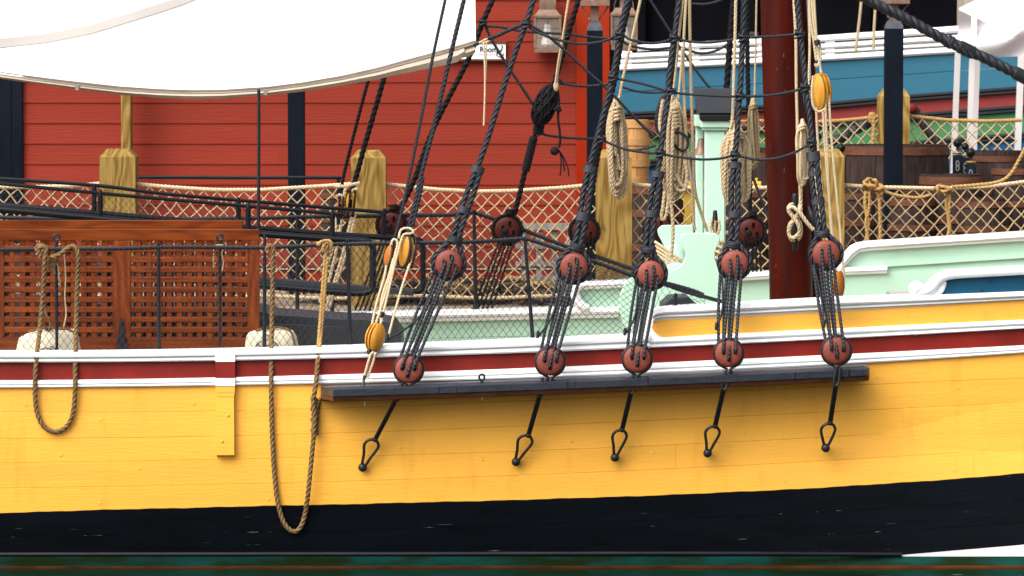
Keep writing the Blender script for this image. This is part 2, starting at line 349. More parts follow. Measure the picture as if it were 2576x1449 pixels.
def watermat():
    m = bpy.data.materials.new('harbour_water'); m.use_nodes = True; nt = m.node_tree; b = nt.nodes["Principled BSDF"]
    b.inputs["Base Color"].default_value = (.004, .012, .006, 1); b.inputs["Roughness"].default_value = .04; b.inputs["IOR"].default_value = 1.33
    tc = nt.nodes.new("ShaderNodeTexCoord"); mp = nt.nodes.new("ShaderNodeMapping"); mp.inputs["Scale"].default_value = (1.2, 3.0, 1)
    ns = nt.nodes.new("ShaderNodeTexNoise"); ns.inputs["Scale"].default_value = 1.6; ns.inputs["Detail"].default_value = 3
    bp = nt.nodes.new("ShaderNodeBump"); bp.inputs["Strength"].default_value = .22; bp.inputs["Distance"].default_value = .02
    nt.links.new(tc.outputs["Object"], mp.inputs[0]); nt.links.new(mp.outputs[0], ns.inputs["Vector"]); nt.links.new(ns.outputs[0], bp.inputs["Height"]); nt.links.new(bp.outputs[0], b.inputs["Normal"])
    return m
M['water'] = watermat()

# ------------------------------------------------------------------ setting: water, pier
w = MB(); w.add([(-150, -60, 0), (150, -60, 0), (150, 200, 0), (-150, 200, 0)], [(0, 1, 2, 3)]); w.build('water', M['water'], kind='structure', origin=(0, 0, 0))
PZ = P(1000, 772, 8.5)[2]
w = MB(); w.box((-14, 7.6, PZ-.35), (16, 21.0, PZ)); w.build('pier', M['pierdeck'], kind='structure')

# ------------------------------------------------------------------ the yellow ship
def hull(x, z):
    k = max(0.0, x + .8); b = (z - .75) / 1.35
    return .015 * k * k * max(0.0, min(1.0, z / .9)) - .10 * (1 - min(1.0, b * b))
ship = thing('sailing_ship', 'yellow wooden sailing ship with white rails, dark red stripe and black lower hull', 'ship', (0, 2.5, 0))
XA, XB = -420, 2880
rail_top = fit([(0, 886), (545, 880), (858, 873), (1158, 860), (1335, 855), (1582, 841), (1680, 838)])
rail_bot = fit([(0, 911), (545, 908), (858, 900), (1158, 893), (1458, 883), (1717, 869), (2051, 856), (2576, 826)])
rail_top2 = fit([(1500, 857), (1680, 848), (2051, 828), (2576, 804)], 2)
red_bot = fit([(0, 956), (545, 952), (858, 940), (1158, 931), (1458, 921), (1717, 909), (2100, 893), (2576, 868)])
wh_bot = fit([(0, 976), (543, 969), (858, 965), (1500, 946), (2190, 912), (2576, 888)])
bnd = [wh_bot,
       fit([(0, 1036), (858, 1026), (1717, 990), (2576, 951)]), fit([(0, 1103), (858, 1089), (1717, 1054), (2576, 1013)]),
       fit([(0, 1164), (858, 1149), (1717, 1118), (2576, 1068)]), fit([(0, 1228), (858, 1211), (1717, 1178), (2576, 1128)]),
       (lambda x, f=fit([(0, 1291), (858, 1269), (1717, 1244), (2117, 1224), (2576, 1191)]): f(x) + .45*math.sin(x/23) + .35*math.sin(x/9.1+1) + .3*math.sin(x/61))]
bl = [bnd[-1], fit([(0, 1351), (858, 1333), (1717, 1304), (2576, 1256)]), fit([(0, 1412), (858, 1398), (1717, 1364), (2576, 1314)]),
      lin([(-60, 1425), (1500, 1422), (2000, 1404), (2268, 1396), (2576, 1370), (2660, 1361)])]
def gap(f, d): return lambda x: f(x) + d
# inner shell so that nothing shows through the seams
band('hull_backing', M['yellow'], ship, gap(rail_bot, -4), bnd[-1], [(0, -.03), (1, -.03)], XA, XB, hull)
band('hull_backing', M['hullblack'], ship, bnd[-1], lin([(-60, 1480), (2660, 1480)]), [(0, -.03), (1, -.03)], XA, XB, hull)
JOINTS = [(1450,), (), (2270,), (1700,), (760, 2450)]
def strake(name, mt, t, b, joints, proud):
    xs = [XA] + sorted(joints) + [XB]
    for a, c in zip(xs, xs[1:]):
        band(name, mt, ship, gap(t, .13), gap(b, -.13), plank_prof(proud + random.uniform(-.0012, .0012), .03, .0022), a + .2, c - .2, hull, N=max(8, int((c-a)/(12 if name == 'hull_plank' and (t is bnd[5] or b is bnd[5]) else 50))))
for i in range(5): strake('hull_plank', M['yellow'], bnd[i], bnd[i+1], JOINTS[i], random.uniform(-.001, .001))
for i in range(3): strake('hull_plank', M['hullblack'], bl[i], (bl[i+1] if i < 2 else lambda x: max(bl[3](x), bl[2](x)+2)), [(1200, 2280), (900,), (2060,)][i], 0)
band('red_stripe', M['redband'], ship, gap(rail_bot, -2), gap(red_bot, 2), plank_prof(.0), XA, XB, hull)
mould = [(0, -.02), (0, .022), (.06, .032), (.30, .036), (.48, .034), (.54, .020), (.60, .020), (.66, .028), (.82, .030), (.97, .022), (1, .012), (1, -.02)]
band('lower_moulding', M['white'], ship, red_bot, wh_bot, mould, XA, XB, hull, N=60)
capm = [(0.0, -.22), (0.0, .045), (.05, .060), (.28, .066), (.46, .060), (.53, .030), (.58, .028), (.64, .042), (.85, .044), (.97, .034), (1, .02), (1, -.03)]
band('cap_rail', M['white'], ship, rail_top, rail_bot, capm, XA, 1634, hull, N=50)
band('main_rail', M['white'], ship, rail_top2, rail_bot, [(0, -.02), (0, .03), (.08, .042), (.36, .046), (.5, .04), (.56, .022), (.62, .022), (.68, .034), (.9, .034), (1, .02), (1, -.03)], 1628, XB, hull, N=40)
up_top = lin([(1606, 852), (1607, 826), (1611, 808), (1620, 794), (1634, 783), (1652, 776), (1690, 771.5), (1717, 770), (1944, 758), (2140, 748), (2317, 743), (2576, 733), (2660, 729)])
xs_ = [1606, 1607, 1609, 1611, 1615, 1620, 1627, 1634, 1643, 1652, 1670, 1690]
def band_x(name, mt, top, bot, prof, xs, surf, parent=ship, N=None):
    m = MB(); v = []; k = len(prof)
    for x in xs:
        t, b = top(x), bot(x)
        for q, off in prof:
            p = on(x, t+(b-t)*q, surf).copy(); p[1] -= off; v.append(p)
    n = len(xs); f = [(i*k+j, i*k+j+1, (i+1)*k+j+1, (i+1)*k+j) for i in range(n-1) for j in range(k-1)] + [tuple(range(k-1, -1, -1)), tuple((n-1)*k+j for j in range(k))]
    m.add(v, f); return m.build(name, mt, parent, sharp=30)
XR = xs_ + list(np.linspace(1710, XB, 30))
band_x('panel_board', M['white'], up_top, gap(rail_top2, 3), [(0, -.16), (0, .004), (.2, .004), (.4, .004), (.6, .004), (.8, .004), (1, .004), (1, -.1)], XR, hull)
yt = lin([(1640, 822), (1642, 815), (1647, 810), (1655, 806), (1668, 804), (1690, 803.5), (1717, 802.5), (2051, 786), (2576, 755), (2660, 750)])
yb = lin([(1640, 824), (1644, 831), (1652, 840), (1664, 847), (1672, 849), (1717, 846.5), (2051, 829), (2576, 805), (2660, 800)])
band_x('yellow_panel', M['yellow'], yt, yb, [(0, .0), (0, .016), (.25, .016), (.5, .016), (.75, .016), (1, .016), (1, .0)], [1640, 1641.5, 1644, 1648, 1654, 1661, 1668, 1680] + list(np.linspace(1717, XB, 26)), hull)
ub = lin([(1640, 812), (1650, 801), (1668, 797), (1717, 796), (1944, 785), (2140, 775), (2576, 753), (2660, 748)])
band_x('upper_rail', M['white'], gap(up_top, -.5), ub, [(0, -.2), (0, .05), (.08, .066), (.45, .07), (.6, .06), (.66, .03), (.74, .03), (.80, .044), (.95, .042), (1, .02), (1, -.01)], [1641, 1645, 1650, 1660, 1672, 1690] + list(np.linspace(1717, XB, 28)), hull)
# blue quarter board with its white scroll rail
qt = lin([(2320, 722), (2345, 700), (2372, 685), (2400, 679), (2576, 669), (2660, 665)])
band('blue_quarter_panel', M['navy'], ship, gap(qt, 4), gap(up_top, 2), [(0, -.03), (0, .0), (1, .0), (1, -.03)], 2330, XB, hull, N=20)
m = MB(); pts = [(2300, 727), (2320, 733), (2340, 722), (2356, 703), (2378, 692), (2410, 688), (2480, 684), (2576, 679), (2660, 675)]
m.tube([on(x, y, hull) - np.array((0, .03, 0)) for x, y in pts], [.045, .045, .045, .042, .038, .034, .034, .034, .034], 14)
m.ball(on(2304, 724, hull) - np.array((0, .03, 0)), .053, 18, (1.05, 1, 1)); m.tube([on(2320, 740, hull), on(2345, 740, hull), on(2365, 728, hull), on(2375, 708, hull)], [.02, .03, .03, .02], 10)
m.build('scroll_rail', M['white'], ship)
for x, y in ((2490, 708), (2470, 731)): m = MB(); m.ball(on(x, y, hull) - np.array((0, .004, 0)), .010, 10, (1, .5, 1)); m.build('bolt_head', M['ironblack'], ship)
# wooden plugs over the plank fastenings
for i in range(5):
    for x in range(60 + (i*197) % 300, 2600, 430):
        if 800 < x < 2200 and i == 0: continue
        for dy in (.3,) if i % 2 else (.7,):
            y = bnd[i](x+8*dy) + (bnd[i+1](x)-bnd[i](x))*dy; m = MB(); m.lathe([(.001, -.0022), (.011, -.0018), (.0125, .0), (.0125, .004)], on(x+random.uniform(-6, 6), y, hull), 'y', 10); m.build('plug', M['yellow'], ship)
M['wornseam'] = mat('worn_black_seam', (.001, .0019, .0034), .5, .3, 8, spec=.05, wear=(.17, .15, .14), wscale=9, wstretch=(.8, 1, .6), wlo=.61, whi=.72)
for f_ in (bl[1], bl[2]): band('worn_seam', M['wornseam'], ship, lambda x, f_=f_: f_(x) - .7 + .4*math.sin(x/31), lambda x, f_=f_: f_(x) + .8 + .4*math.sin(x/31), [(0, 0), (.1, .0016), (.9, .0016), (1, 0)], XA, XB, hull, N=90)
# vertical fender timber
ft = MB()
def fender(name, mt, y0, y1, wt, wb, off, tb=0):
    m = MB(); c = 568
    q = [on(c-wt, y0, hull), on(c+wt, y0, hull), on(c+wb, y1, hull), on(c-wb, y1, hull)]
    a = [p - np.array((0, off, 0)) for p in q]; b_ = [p + np.array((0, .03, 0)) for p in q]
    if tb:
        e = [on(c-wb+8, y1+tb, hull), on(c+wb-8, y1+tb, hull)]
        e = [on(c-wb, y1+tb, hull)+np.array((0, .03, 0)), on(c+wb, y1+tb, hull)+np.array((0, .03, 0))]
        m.add(a+b_+e, [(0, 1, 2, 3), (4, 7, 6, 5), (0, 4, 5, 1), (1, 5, 6, 2), (0, 3, 7, 4), (3, 2, 9, 8), (3, 8, 7), (2, 6, 9)])
    else: m.add(a+b_, [(0, 1, 2, 3), (4, 7, 6, 5), (0, 4, 5, 1), (1, 5, 6, 2), (2, 6, 7, 3), (3, 7, 4, 0)])
    return m.build(name, mt, ship)
fender('fender_timber', M['white'], 883, 908.5, 24.5, 24.5, .062); fender('fender_timber', M['redband'], 908.5, 950, 24.5, 24.5, .055)
fender('fender_timber', M['white'], 950, 969, 24.5, 24.5, .062); fender('fender_timber', M['yellow'], 969, 986, 24, 24, .056)
fender('fender_timber', M['yellow'], 986, 996, 24, 21.5, .053); fender('fender_timber', M['yellow'], 996, 1143, 21.5, 22.5, .050, 9)
for x, y in ((569, 941), (575, 1043), (560, 1108), (575, 978), (562, 977)):
    m = MB(); m.ball(on(x, y, hull) - np.array((0, .052, 0)), .011, 10, (1, .4, 1)); m.build('bolt_head', M['redband' if y < 950 else 'yellow'], ship)
# channel shelf
CY = -.48
cu = fit([(838, 979), (1500, 957), (2192, 929)], 2)          # front top edge
m = MB(); rows = []
xs = [802, 838] + list(np.linspace(900, 2150, 24)) + [2184, 2192]
def chan(prof):
    v = []
    for i, x in enumerate(xs):
        for Y, dy in prof:
            yy = Y
            if i == 0: yy = max(Y, -.20) if Y < -.2 else Y
            if i == len(xs)-1: yy = Y + .03 if Y < -.1 else Y
            z = P(x, cu(x), CY)[2] - dy; X = P(x, cu(x), CY)[0]
            v.append((X, yy + .015*max(0, X+.8)**2*.7, z))
    k = len(prof); n = len(xs)
    f = [(i*k+j, i*k+(j+1) % k, (i+1)*k+(j+1) % k, (i+1)*k+j) for i in range(n-1) for j in range(k)] + [tuple(range(k-1, -1, -1)), tuple((n-1)*k+j for j in range(k))]
    return v, f
m.add(*chan([(.02, 0), (CY+.012, 0), (CY, .008), (CY, .050), (CY+.01, .054), (.02, .054)]))
chn = m.build('channel_shelf', M['channel'], ship)
m = MB(); m.add(*chan([(.02, .056), (CY+.015, .056), (CY+.035, .085), (CY+.12, .098), (.02, .098)])); m.build('channel_underside', M['barrel_hoop'], ship)
# iron chain plates under the channel
CPL = [((1003, 992), (940, 1113), (912, 1176)), ((1362, 980), (1327, 1103), (1298, 1162)), ((1591, 972), (1563, 1089), (1547, 1151)), ((1824, 963), (1797, 1080), (1780, 1140)), ((2105, 953), (2087, 1072), (2077, 1127))]
for (ax, ay), (bx, by), (cx, cy) in CPL:
    cp = thing('chain_plate', None, None, P(ax, ay, -.38)); cp.parent = ship; cp.location = Vector(P(ax, ay, -.38)) - ship.location
    def Q(x, y, k): return P(x, y, -.40 + .27 * k)
    d = np.array((bx-ax, by-ay), float); L = np.hypot(*d); d /= L; nn = np.array((-d[1], d[0]))
    def along(t, s=0): return (ax + d[0]*t + nn[0]*s, ay + d[1]*t + nn[1]*s)
    m = MB(); lk = [(-30, 5), (8, 6), (17, 0), (8, -6), (-30, -5)]; m.tube([Q(*along(t, s), 0) for t, s in lk], .0105, 8); m.build('upper_link', M['ironblack'], cp)
    m = MB(); tt = 10
    p0, p1 = Q(*along(14), .12), Q(*along(L-8), .75)
    off = np.array((.0085, 0, .003))
    m.tube([p0 - off, p1 - off], .0100, 8); m.tube([p0 + off, p1 + off], .0100, 8); m.ball(p0, .022, 10); m.ball(p1, .020, 10); m.build('chain_bar', M['ironblack'], cp)
    dd = np.array((cx-bx, cy-by), float); LL = np.hypot(*dd); dd /= LL; n2 = np.array((-dd[1], dd[0]))
    def A2(t, s): return P(bx + dd[0]*t + n2[0]*s, by + dd[1]*t + n2[1]*s, -.17 + .03*t/LL)
    m = MB(); m.tube([A2(t, s) for t, s in ((-8, 0), (-4, 9), (4, 17), (16, 19), (36, 11), (LL-6, 4), (LL-4, 0), (LL-6, -4), (36, -9), (16, -14), (4, -15), (-4, -9))], .0105, 8, closed=True); m.build('toggle_loop', M['ironblack'], cp)
    m = MB(); c = P(cx, cy, -.14); m.ball(c, .031, 14, (1, .8, 1)); m.tube([c, c + np.array((0, .12, 0))], .02, 8); m.build('chain_bolt', M['ironblack'], cp)
for x, y0, y1 in ((917, 1001, 1021), (1213, 991, 1006)):
    m = MB(); m.tube([P(x, y0, -.33), P(x+1, y1, -.33)], .0055, 7); m.tube([P(x, y0, -.33), P(x, y0+4, -.33)], .011, 6); m.build('bolt_end', M['zinc'], ship)
m = MB(); c = P(1212, 949, -.35); m.tube([c + np.array((.018*math.cos(a), 0, .02*math.sin(a))) for a in np.linspace(0, 2*math.pi, 11)[:-1]], .0075, 8, closed=True); m.tube([c - np.array((0, 0, .018)), c - np.array((0, 0, .045))], .011, 8); m.build('ring_bolt', M['ironblack'], ship)
# waterline: boot stripe, copper, rust line, long black rubbing bar
M['boot'] = mat('shaded_white_paint', (.50, .485, .50), .5, .06, 3, (.4, 1, 3), spec=.2)  # white paint with the shading near the waterline put into its colour
band('boot_stripe', M['boot'], ship, lambda x: bl[3](x)+.5, lin([(-60, 1436), (2660, 1436)]), [(0, -.03), (0, -.003), (1, -.003), (1, -.03)], 2040, XB, hull, N=16)
band('copper_sheathing', M['copper'], ship, lin([(-60, 1400), (2660, 1400)]), lin([(-60, 1424.5), (2660, 1423)]), [(0, -.03), (0, .012), (1, .03), (1, -.03)], XA, XB, hull)
band('rust_line', M['rust'], ship, lin([(-60, 1423), (2660, 1421)]), lin([(-60, 1450), (2660, 1450)]), [(0, -.03), (0, .033), (.2, .038), (1, .05)], XA, XB, hull)
m = MB(); m.tube([P(-60, 1395, -.2), P(900, 1394, -.2), P(1717, 1392.5, -.2), P(2268, 1395, -.08)], .0165, 12); m.build('rubbing_bar', M['black'], ship)
# far side of the ship, deck
def farS(x, z): return 6.15
cA = lin([(-60, 796), (692, 789), (858, 786), (1549, 771), (1600, 770)])
capf = [(0, -.20), (0, .05), (.1, .075), (.40, .085), (.58, .075), (.64, .045), (.72, .045), (.8, .06), (1, .05), (1, -.05)]
band('far_cap_rail', M['white'], ship, cA, gap(cA, 27), capf, XA, 1556, farS, N=12)
low = lin([(-60, 1010), (2660, 960)])
for k in range(3):
    f0 = lambda x, k=k: cA(x) + 24 + k*46; f1 = lambda x, k=k: cA(x) + 24 + (k+1)*46 - .5
    band('far_bulwark_plank', M['mint'], ship, f0, f1, plank_prof(0, .05), XA, 2660, farS, N=10)
cB = lin([(1440, 735), (1444, 722), (1452, 713), (1466, 708), (1575, 704), (1920, 683), (2125, 672), (2232, 668)])
band_x('far_raised_board', M['mint'], cB, gap(cA, 4), [(0, -.1), (0, -.006), (1, -.006), (1, -.1)], [1440, 1444, 1452, 1466, 1520, 1700, 1920, 2100, 2232], farS)
band_x('far_raised_rail', M['white'], cB, gap(cB, 19), [(0, -.2), (0, .05), (.1, .07), (.5, .075), (.6, .05), (.7, .05), (.8, .06), (1, .05), (1, -.02)], [1446, 1452, 1466, 1520, 1700, 1920, 2100, 2230], farS)
m = MB(); m.tube([P(x, y, 6.06) for x, y in ((1466, 716), (1452, 722), (1447, 735), (1450, 752), (1462, 768), (1480, 776))], [.035, .04, .04, .04, .04, .03], 10); m.build('far_rail_scroll', M['white'], ship)
cC = lin([(2108, 672), (2116, 655), (2128, 637), (2143, 620), (2160, 612), (2184, 608), (2576, 583), (2660, 578)])
xsC = [2108, 2116, 2128, 2143, 2160, 2184] + list(np.linspace(2230, 2660, 8))
band_x('far_quarter_board', M['mint'], cC, lin([(2100, 770), (2660, 700)]), [(0, -.1), (0, .0), (1, .0), (1, -.1)], xsC, farS)
band_x('far_quarter_rail', M['white'], cC, lambda x: cC(x) + (22 if x > 2150 else 28), [(0, -.2), (0, .05), (.1, .075), (.5, .085), (.62, .07), (.68, .045), (.78, .05), (1, .045), (1, -.02)], xsC, farS)
band('far_rib_moulding', M['mint'], ship, lin([(2224, 664), (2660, 636)]), lin([(2224, 671), (2660, 643)]), [(0, 0), (0, .03), (1, .03), (1, 0)], 2224, 2660, farS, N=6)
band('far_lower_panel', M['mint'], ship, lin([(2050, 692), (2660, 668)]), lin([(2050, 850), (2660, 820)]), [(0, -.02), (0, .02), (1, .02), (1, -.02)], 2060, 2660, farS, N=6)
m = MB(); zf = P(0, 900, 6.3)[2]
m.box((-6, 6.2, -.3), (6.5, 6.34, P(1000, 800, 6.2)[2])); m.build('far_hull', M['yellow'], ship)
dz = P(1000, 874, 0)[2] - .75
m = MB(); xs = np.linspace(-6, 6.5, 14); ed = [(x, hull(x, dz) + .17) for x in xs]
m.prism([(x, y, dz-.1) for x, y in ed] + [(6.5, 6.19, dz-.1), (-6, 6.19, dz-.1)], (0, 0, .1)); m.build('deck', M['deck'], ship)
band('inner_bulwark', M['mint'], ship, gap(rail_top, 6), lambda x: rail_top(x) + 275, [(0, -.16), (0, -.13), (1, -.13), (1, -.16)], XA, XB, hull, N=14)
m = MB(); m.bbox(P(2239, 745, 1.2), P(2292, 732, 1.5)); m.build('cream_ledge', M['seam'], ship)

# ------------------------------------------------------------------ mast and spar
b = P(1995, 775, 3.0); b[2] = dz
mast = thing('mast', 'thick glossy dark red wooden mast standing on the ship deck', 'mast', b)
m = MB(); pts = [P(1995.5, 790, 3), P(1987, 600, 3), P(1977, 370, 3), P(1970, 240, 3), P(1961, 0, 3), P(1954, -220, 3)]; pts[0][2] = dz
m.tube(pts, [.168, .166, .160, .154, .149, .144], 32, sub=4); m.build('spar', M['mast'], mast)
m = MB(); m.tube([P(2022, -60, 3.3), P(2044, 360, 3.3), P(2056, 760, 3.3)], .052, 16); m.build('trysail_mast', M['mast'], mast, label='slim brown spar beside the mast')
m = MB(); m.tube([P(2028, -60, 3.22), P(2036, 120, 3.22), P(2039, 200, 3.22)], .006, 6); m.build('metal_track', M['zinc'], mast)
def pin(parent, x, y0, y1, Y, name='belaying_pin'):
    m = MB(); m.tube([P(x, y0, Y), P(x, y0+18, Y), P(x, (y0+y1)/2, Y), P(x, y1-12, Y), P(x, y1, Y)], [.014, .021, .024, .020, .012], 12); return m.build(name, M['ironblack'], parent)
m = MB(); c0 = P(2000, 487, 2.72); c1 = P(2000, 632, 2.72)
m.tube([P(2000, 487, 2.70), P(2000, 500, 2.70), P(2000, 560, 2.70), P(2000, 615, 2.70), P(2000, 632, 2.70)], [.018, .026, .028, .025, .016], 14); m.tube([P(2000, 545, 2.70), P(2000, 545, 2.86)], .02, 8); m.build('mast_cleat', M['ironblack'], mast)
m = MB(); m.tube([P(2033, 520, 2.9), P(2042, 545, 2.85), P(2048, 575, 2.85), P(2050, 600, 2.9)], [.012, .024, .024, .012], 10); m.build('mast_cleat', M['ironblack'], mast)
def rp(name, pts, Y, r, mt, label, cat='rope', group=None, parent=None, n=12, extra=None, **k):
    m = MB(); m.rope(pxs(pts, Y), r, n, **k)
    if extra: extra(m)
    return m.build(name, M[mt], parent, label, cat if parent is None else None, group, sharp=60)
def bel(m):
    for dx, y0, y1 in ((0, 520, 600), (4, 528, 594)):
        pass
m = MB()
fig = [(2014, 455, 2.66), (2014, 510, 2.66), (2012, 540, 2.62), (1990, 560, 2.60), (1984, 580, 2.62), (1990, 602, 2.66), (2004, 604, 2.70), (2014, 590, 2.66), (2012, 560, 2.62), (1992, 540, 2.58), (1984, 524, 2.62), (1992, 514, 2.68), (2008, 516, 2.70), (2013, 530, 2.62), (2000, 548, 2.57), (1988, 570, 2.60), (1985, 590, 2.62), (1996, 598, 2.6), (2010, 585, 2.58), (2008, 565, 2.56), (1994, 545, 2.56), (1984, 530, 2.56), (1992, 520, 2.55), (2012, 535, 2.54), (2030, 560, 2.54), (2046, 578, 2.55)]
m.rope(pxs(fig), .0165, 12); m.build('belayed_rope', M['rope_cream'], None, 'cream rope belayed in figure eights on the black mast cleat', 'rope', sharp=60)

# ------------------------------------------------------------------ sail
se = lin([(-60, 180), (0, 190), (95, 203), (190, 215), (300, 227), (400, 233.5), (480, 236), (560, 235), (670, 228), (760, 217), (860, 200), (950, 180), (1000, 166), (1100, 139), (1193, 112), (1197, 110)])
sail = thing('sail', 'white canvas sail with beige-shaded hem hanging in front of the red building', 'sail', P(600, 236, 3.3))
def sY(x, y): return 3.45 + .10*math.sin(x/260) + .04*math.sin(x/97+y/60) - .15*(y/230)
m = MB(); v = []; nx, ny = 100, 60
for i in range(nx):
    x = -60 + 1257*i/(nx-1)
    for j in range(ny):
        e = se(x); y = -260 + (e+260)*j/(ny-1); xx = x - (12*(1-j/(ny-1)) if x > 1100 else 0)*(x-1100)/97*.35
        v.append(P(xx, y, sY(x, y)))
m.add(v, [(i*ny+j, i*ny+j+1, (i+1)*ny+j+1, (i+1)*ny+j) for i in range(nx-1) for j in range(ny-1)]); m.build('sail_cloth', M['canvas'], sail)
def hemband(name, mt, a, c, x0, x1, off):
    m = MB(); v = []; xs = np.linspace(x0, x1, 70)
    for x in xs:
        e = se(x); pr = [P(x, e+a(x), sY(x, e)-off), P(x, e+(a(x)+c(x))/2, sY(x, e)-off-.02), P(x, e+c(x), sY(x, e)-off+.01), P(x, e+c(x), sY(x, e)+.02), P(x, e+a(x), sY(x, e)+.015)]
        v += pr
    n = len(xs); f = [(i*5+j, i*5+(j+1) % 5, (i+1)*5+(j+1) % 5, (i+1)*5+j) for i in range(n-1) for j in range(5)] + [(4, 3, 2, 1, 0), tuple((n-1)*5+j for j in range(5))]
    m.add(v, f); return m.build(name, mt, sail)
hemband('hem_edge', M['hem_grey'], lambda x: -4 if x < 50 else -8, lambda x: 7, -60, 1196, .012)
hemband('hem', M['hem'], lambda x: -1.5, lambda x: float(np.interp(x, [-60, 0, 150, 350, 500, 650, 860, 1000, 1150, 1168], [7, 8, 9, 12, 13.5, 12, 15, 22, 32, 22])), -60, 1168, .02)
hemband('hem_corner', M['hem'], lambda x: 4, lambda x: float(np.interp(x, [1150, 1180, 1196], [24, 26, 22])), 1160, 1196, .005)
m = MB(); m.rope([P(x, se(x)-8.5, sY(x, se(x))-.03) for x in np.linspace(-60, 1196, 60)], .006, 6); m.build('bolt_rope', M['hem_grey'], sail)
for x in (194, 668): m = MB(); m.box(P(x-5, se(x)+11, sY(x, 220)-.05), P(x+5, se(x)-2, sY(x, 220)-.03)); m.build('hem_loop', M['hem_grey'], sail)
m = MB(); v = []; crv = lin([(-60, 114), (0, 108), (120, 95), (230, 73), (330, 42), (400, 20), (460, 0), (520, -25)])
xs = np.linspace(-60, 520, 40)
for x in xs:
    y = crv(x)
    for d in (-11, 0, 12): v.append(P(x, y+d, sY(x, y+d) - .007))
m.add(v, [(i*3+j, i*3+j+1, (i+1)*3+j+1, (i+1)*3+j) for i in range(39) for j in range(2)]); m.build('sail_seam', M['seam'], sail)
m = MB(); m.wrap(P(1193, 114, 3.2), P(1206, 106, 3.1), .016, 3)
m.build('corner_whipping', M['rope_black'], sail)
rp('sail_tie', [(1205, 108), (1222, 99), (1236, 96), (1228, 104), (1212, 108)], 3.08, .008, 'rope_cream', 'short cream tie at the corner of the sail', extra=lambda m: (m.rope(pxs([(1217, 106), (1219, 150), (1220, 200), (1219, 260), (1217, 316)], 3.06), .008, 9), m.rope(pxs([(1224, 105), (1223, 160), (1222, 200)], 3.07), .006, 9)))
rp('sail_lashing', [(1226, 98), (1250, 90), (1280, 76), (1310, 64), (1330, 60)], 2.2, .017, 'rope_black', 'thick black lashing running up from the sail corner')

# ------------------------------------------------------------------ near shrouds, deadeyes, lanyards
def boolean_deadeye(holes, down):
    b = MB(); prof = [(.001, -.40), (.45, -.40), (.75, -.36), (.90, -.28), (.98, -.16), (1.0, -.08), (.97, 0), (1.0, .08), (.98, .16), (.9, .28), (.7, .36), (.001, .38)]
    b.lathe(prof, (0, 0, 0), 'y', 40); a = b.build('deadeye_blank', M['deadeye'], None, origin=(0, 0, 0))
    c = MB()
    for hx, hz in holes:
        st = []; wd = .115; ln = .26*down
        lo, hi = (hz, hz+ln) if ln > 0 else (hz+ln, hz)
        for k in range(13): t = math.pi*k/12; st.append((hx+wd*math.cos(t), -.7, hi+wd*math.sin(t)))
        for k in range(13): t = math.pi+math.pi*k/12; st.append((hx+wd*math.cos(t), -.7, lo+wd*math.sin(t)))
        c.prism(st, (0, .62, 0))
    d = c.build('deadeye_cutter', M['black'], None, origin=(0, 0, 0))
    bmx = bmesh.new(); bmx.from_mesh(d.data); bmesh.ops.recalc_face_normals(bmx, faces=bmx.faces); bmx.to_mesh(d.data); bmx.free()
    bmx = bmesh.new(); bmx.from_mesh(a.data); bmesh.ops.recalc_face_normals(bmx, faces=bmx.faces); bmx.to_mesh(a.data); bmx.free()
    mo = a.modifiers.new('b', 'BOOLEAN'); mo.operation = 'DIFFERENCE'; mo.object = d; mo.solver = 'EXACT'
    dg = bpy.context.evaluated_depsgraph_get(); me = bpy.data.meshes.new_from_object(a.evaluated_get(dg))
    bpy.data.objects.remove(a); bpy.data.objects.remove(d)
    me.name = 'deadeye'; me.materials.clear(); me.materials.append(M['deadeye'])
    me.polygons.foreach_set("use_smooth", [True]*len(me.polygons)); me.set_sharp_from_angle(angle=R(35)); return me
HU = [(-.33, .22), (.20, .56), (.48, -.14)]; HL = [(-.38, .06), (.0, -.46), (.46, .02)]
DEU, DEL = boolean_deadeye(HU, -1), boolean_deadeye(HL, 1)
def put_deadeye(me, c, r, parent, tilt=0, mt=None):
    o = bpy.data.objects.new('deadeye', me); COL.objects.link(o); o.parent = parent
    o.location = Vector(c) - parent.location; o.scale = (r, r, r); o.rotation_euler = (0, tilt, 0); WL[o.name] = np.array(c); return o
def nshY(y): return -.14 + .43*(660-y)/660
SHR = [
 ([(1349, -20), (1342, 0), (1324, 57), (1282, 173), (1240, 308), (1209, 403), (1182, 490), (1162, 545), (1146, 600)], 412, (1129, 663, 33), (1028, 929, 36.5), 'black shroud whose deadeyes stand beside the tan rope tackle'),
 ([(1584, -20), (1579, 0), (1559, 83), (1542, 193), (1519, 283), (1489, 400), (1474, 495), (1463, 566), (1452, 618)], 402, (1444, 671, 33.5), (1384, 910, 36.5), 'black shroud crossing the orange red corner board and the black lamp post'),
 ([(1711, -20), (1708, 0), (1699, 75), (1684, 183), (1679, 258), (1669, 325), (1658, 416), (1645, 500), (1637, 556), (1631, 625)], 423, (1637, 689, 32), (1603, 903, 36.5), 'black shroud running down beside the largest tangled tan rope coil'),
 ([(1873, -20), (1872, 0), (1869, 67), (1864, 200), (1859, 258), (1854, 341), (1849, 408), (1848, 500), (1847, 556), (1845, 612)], 396, (1848, 663, 32.5), (1833, 889, 36.5), 'black shroud passing in front of the mint belfry roof'),
 ([(2002, -20), (2005, 0), (2013, 83), (2022, 167), (2029, 240), (2037, 301), (2044, 370), (2050, 442), (2060, 526), (2068, 584)], 372, (2078, 638, 33), (2104, 882, 37), 'black shroud close beside the dark red mast and yellow pulley block')]
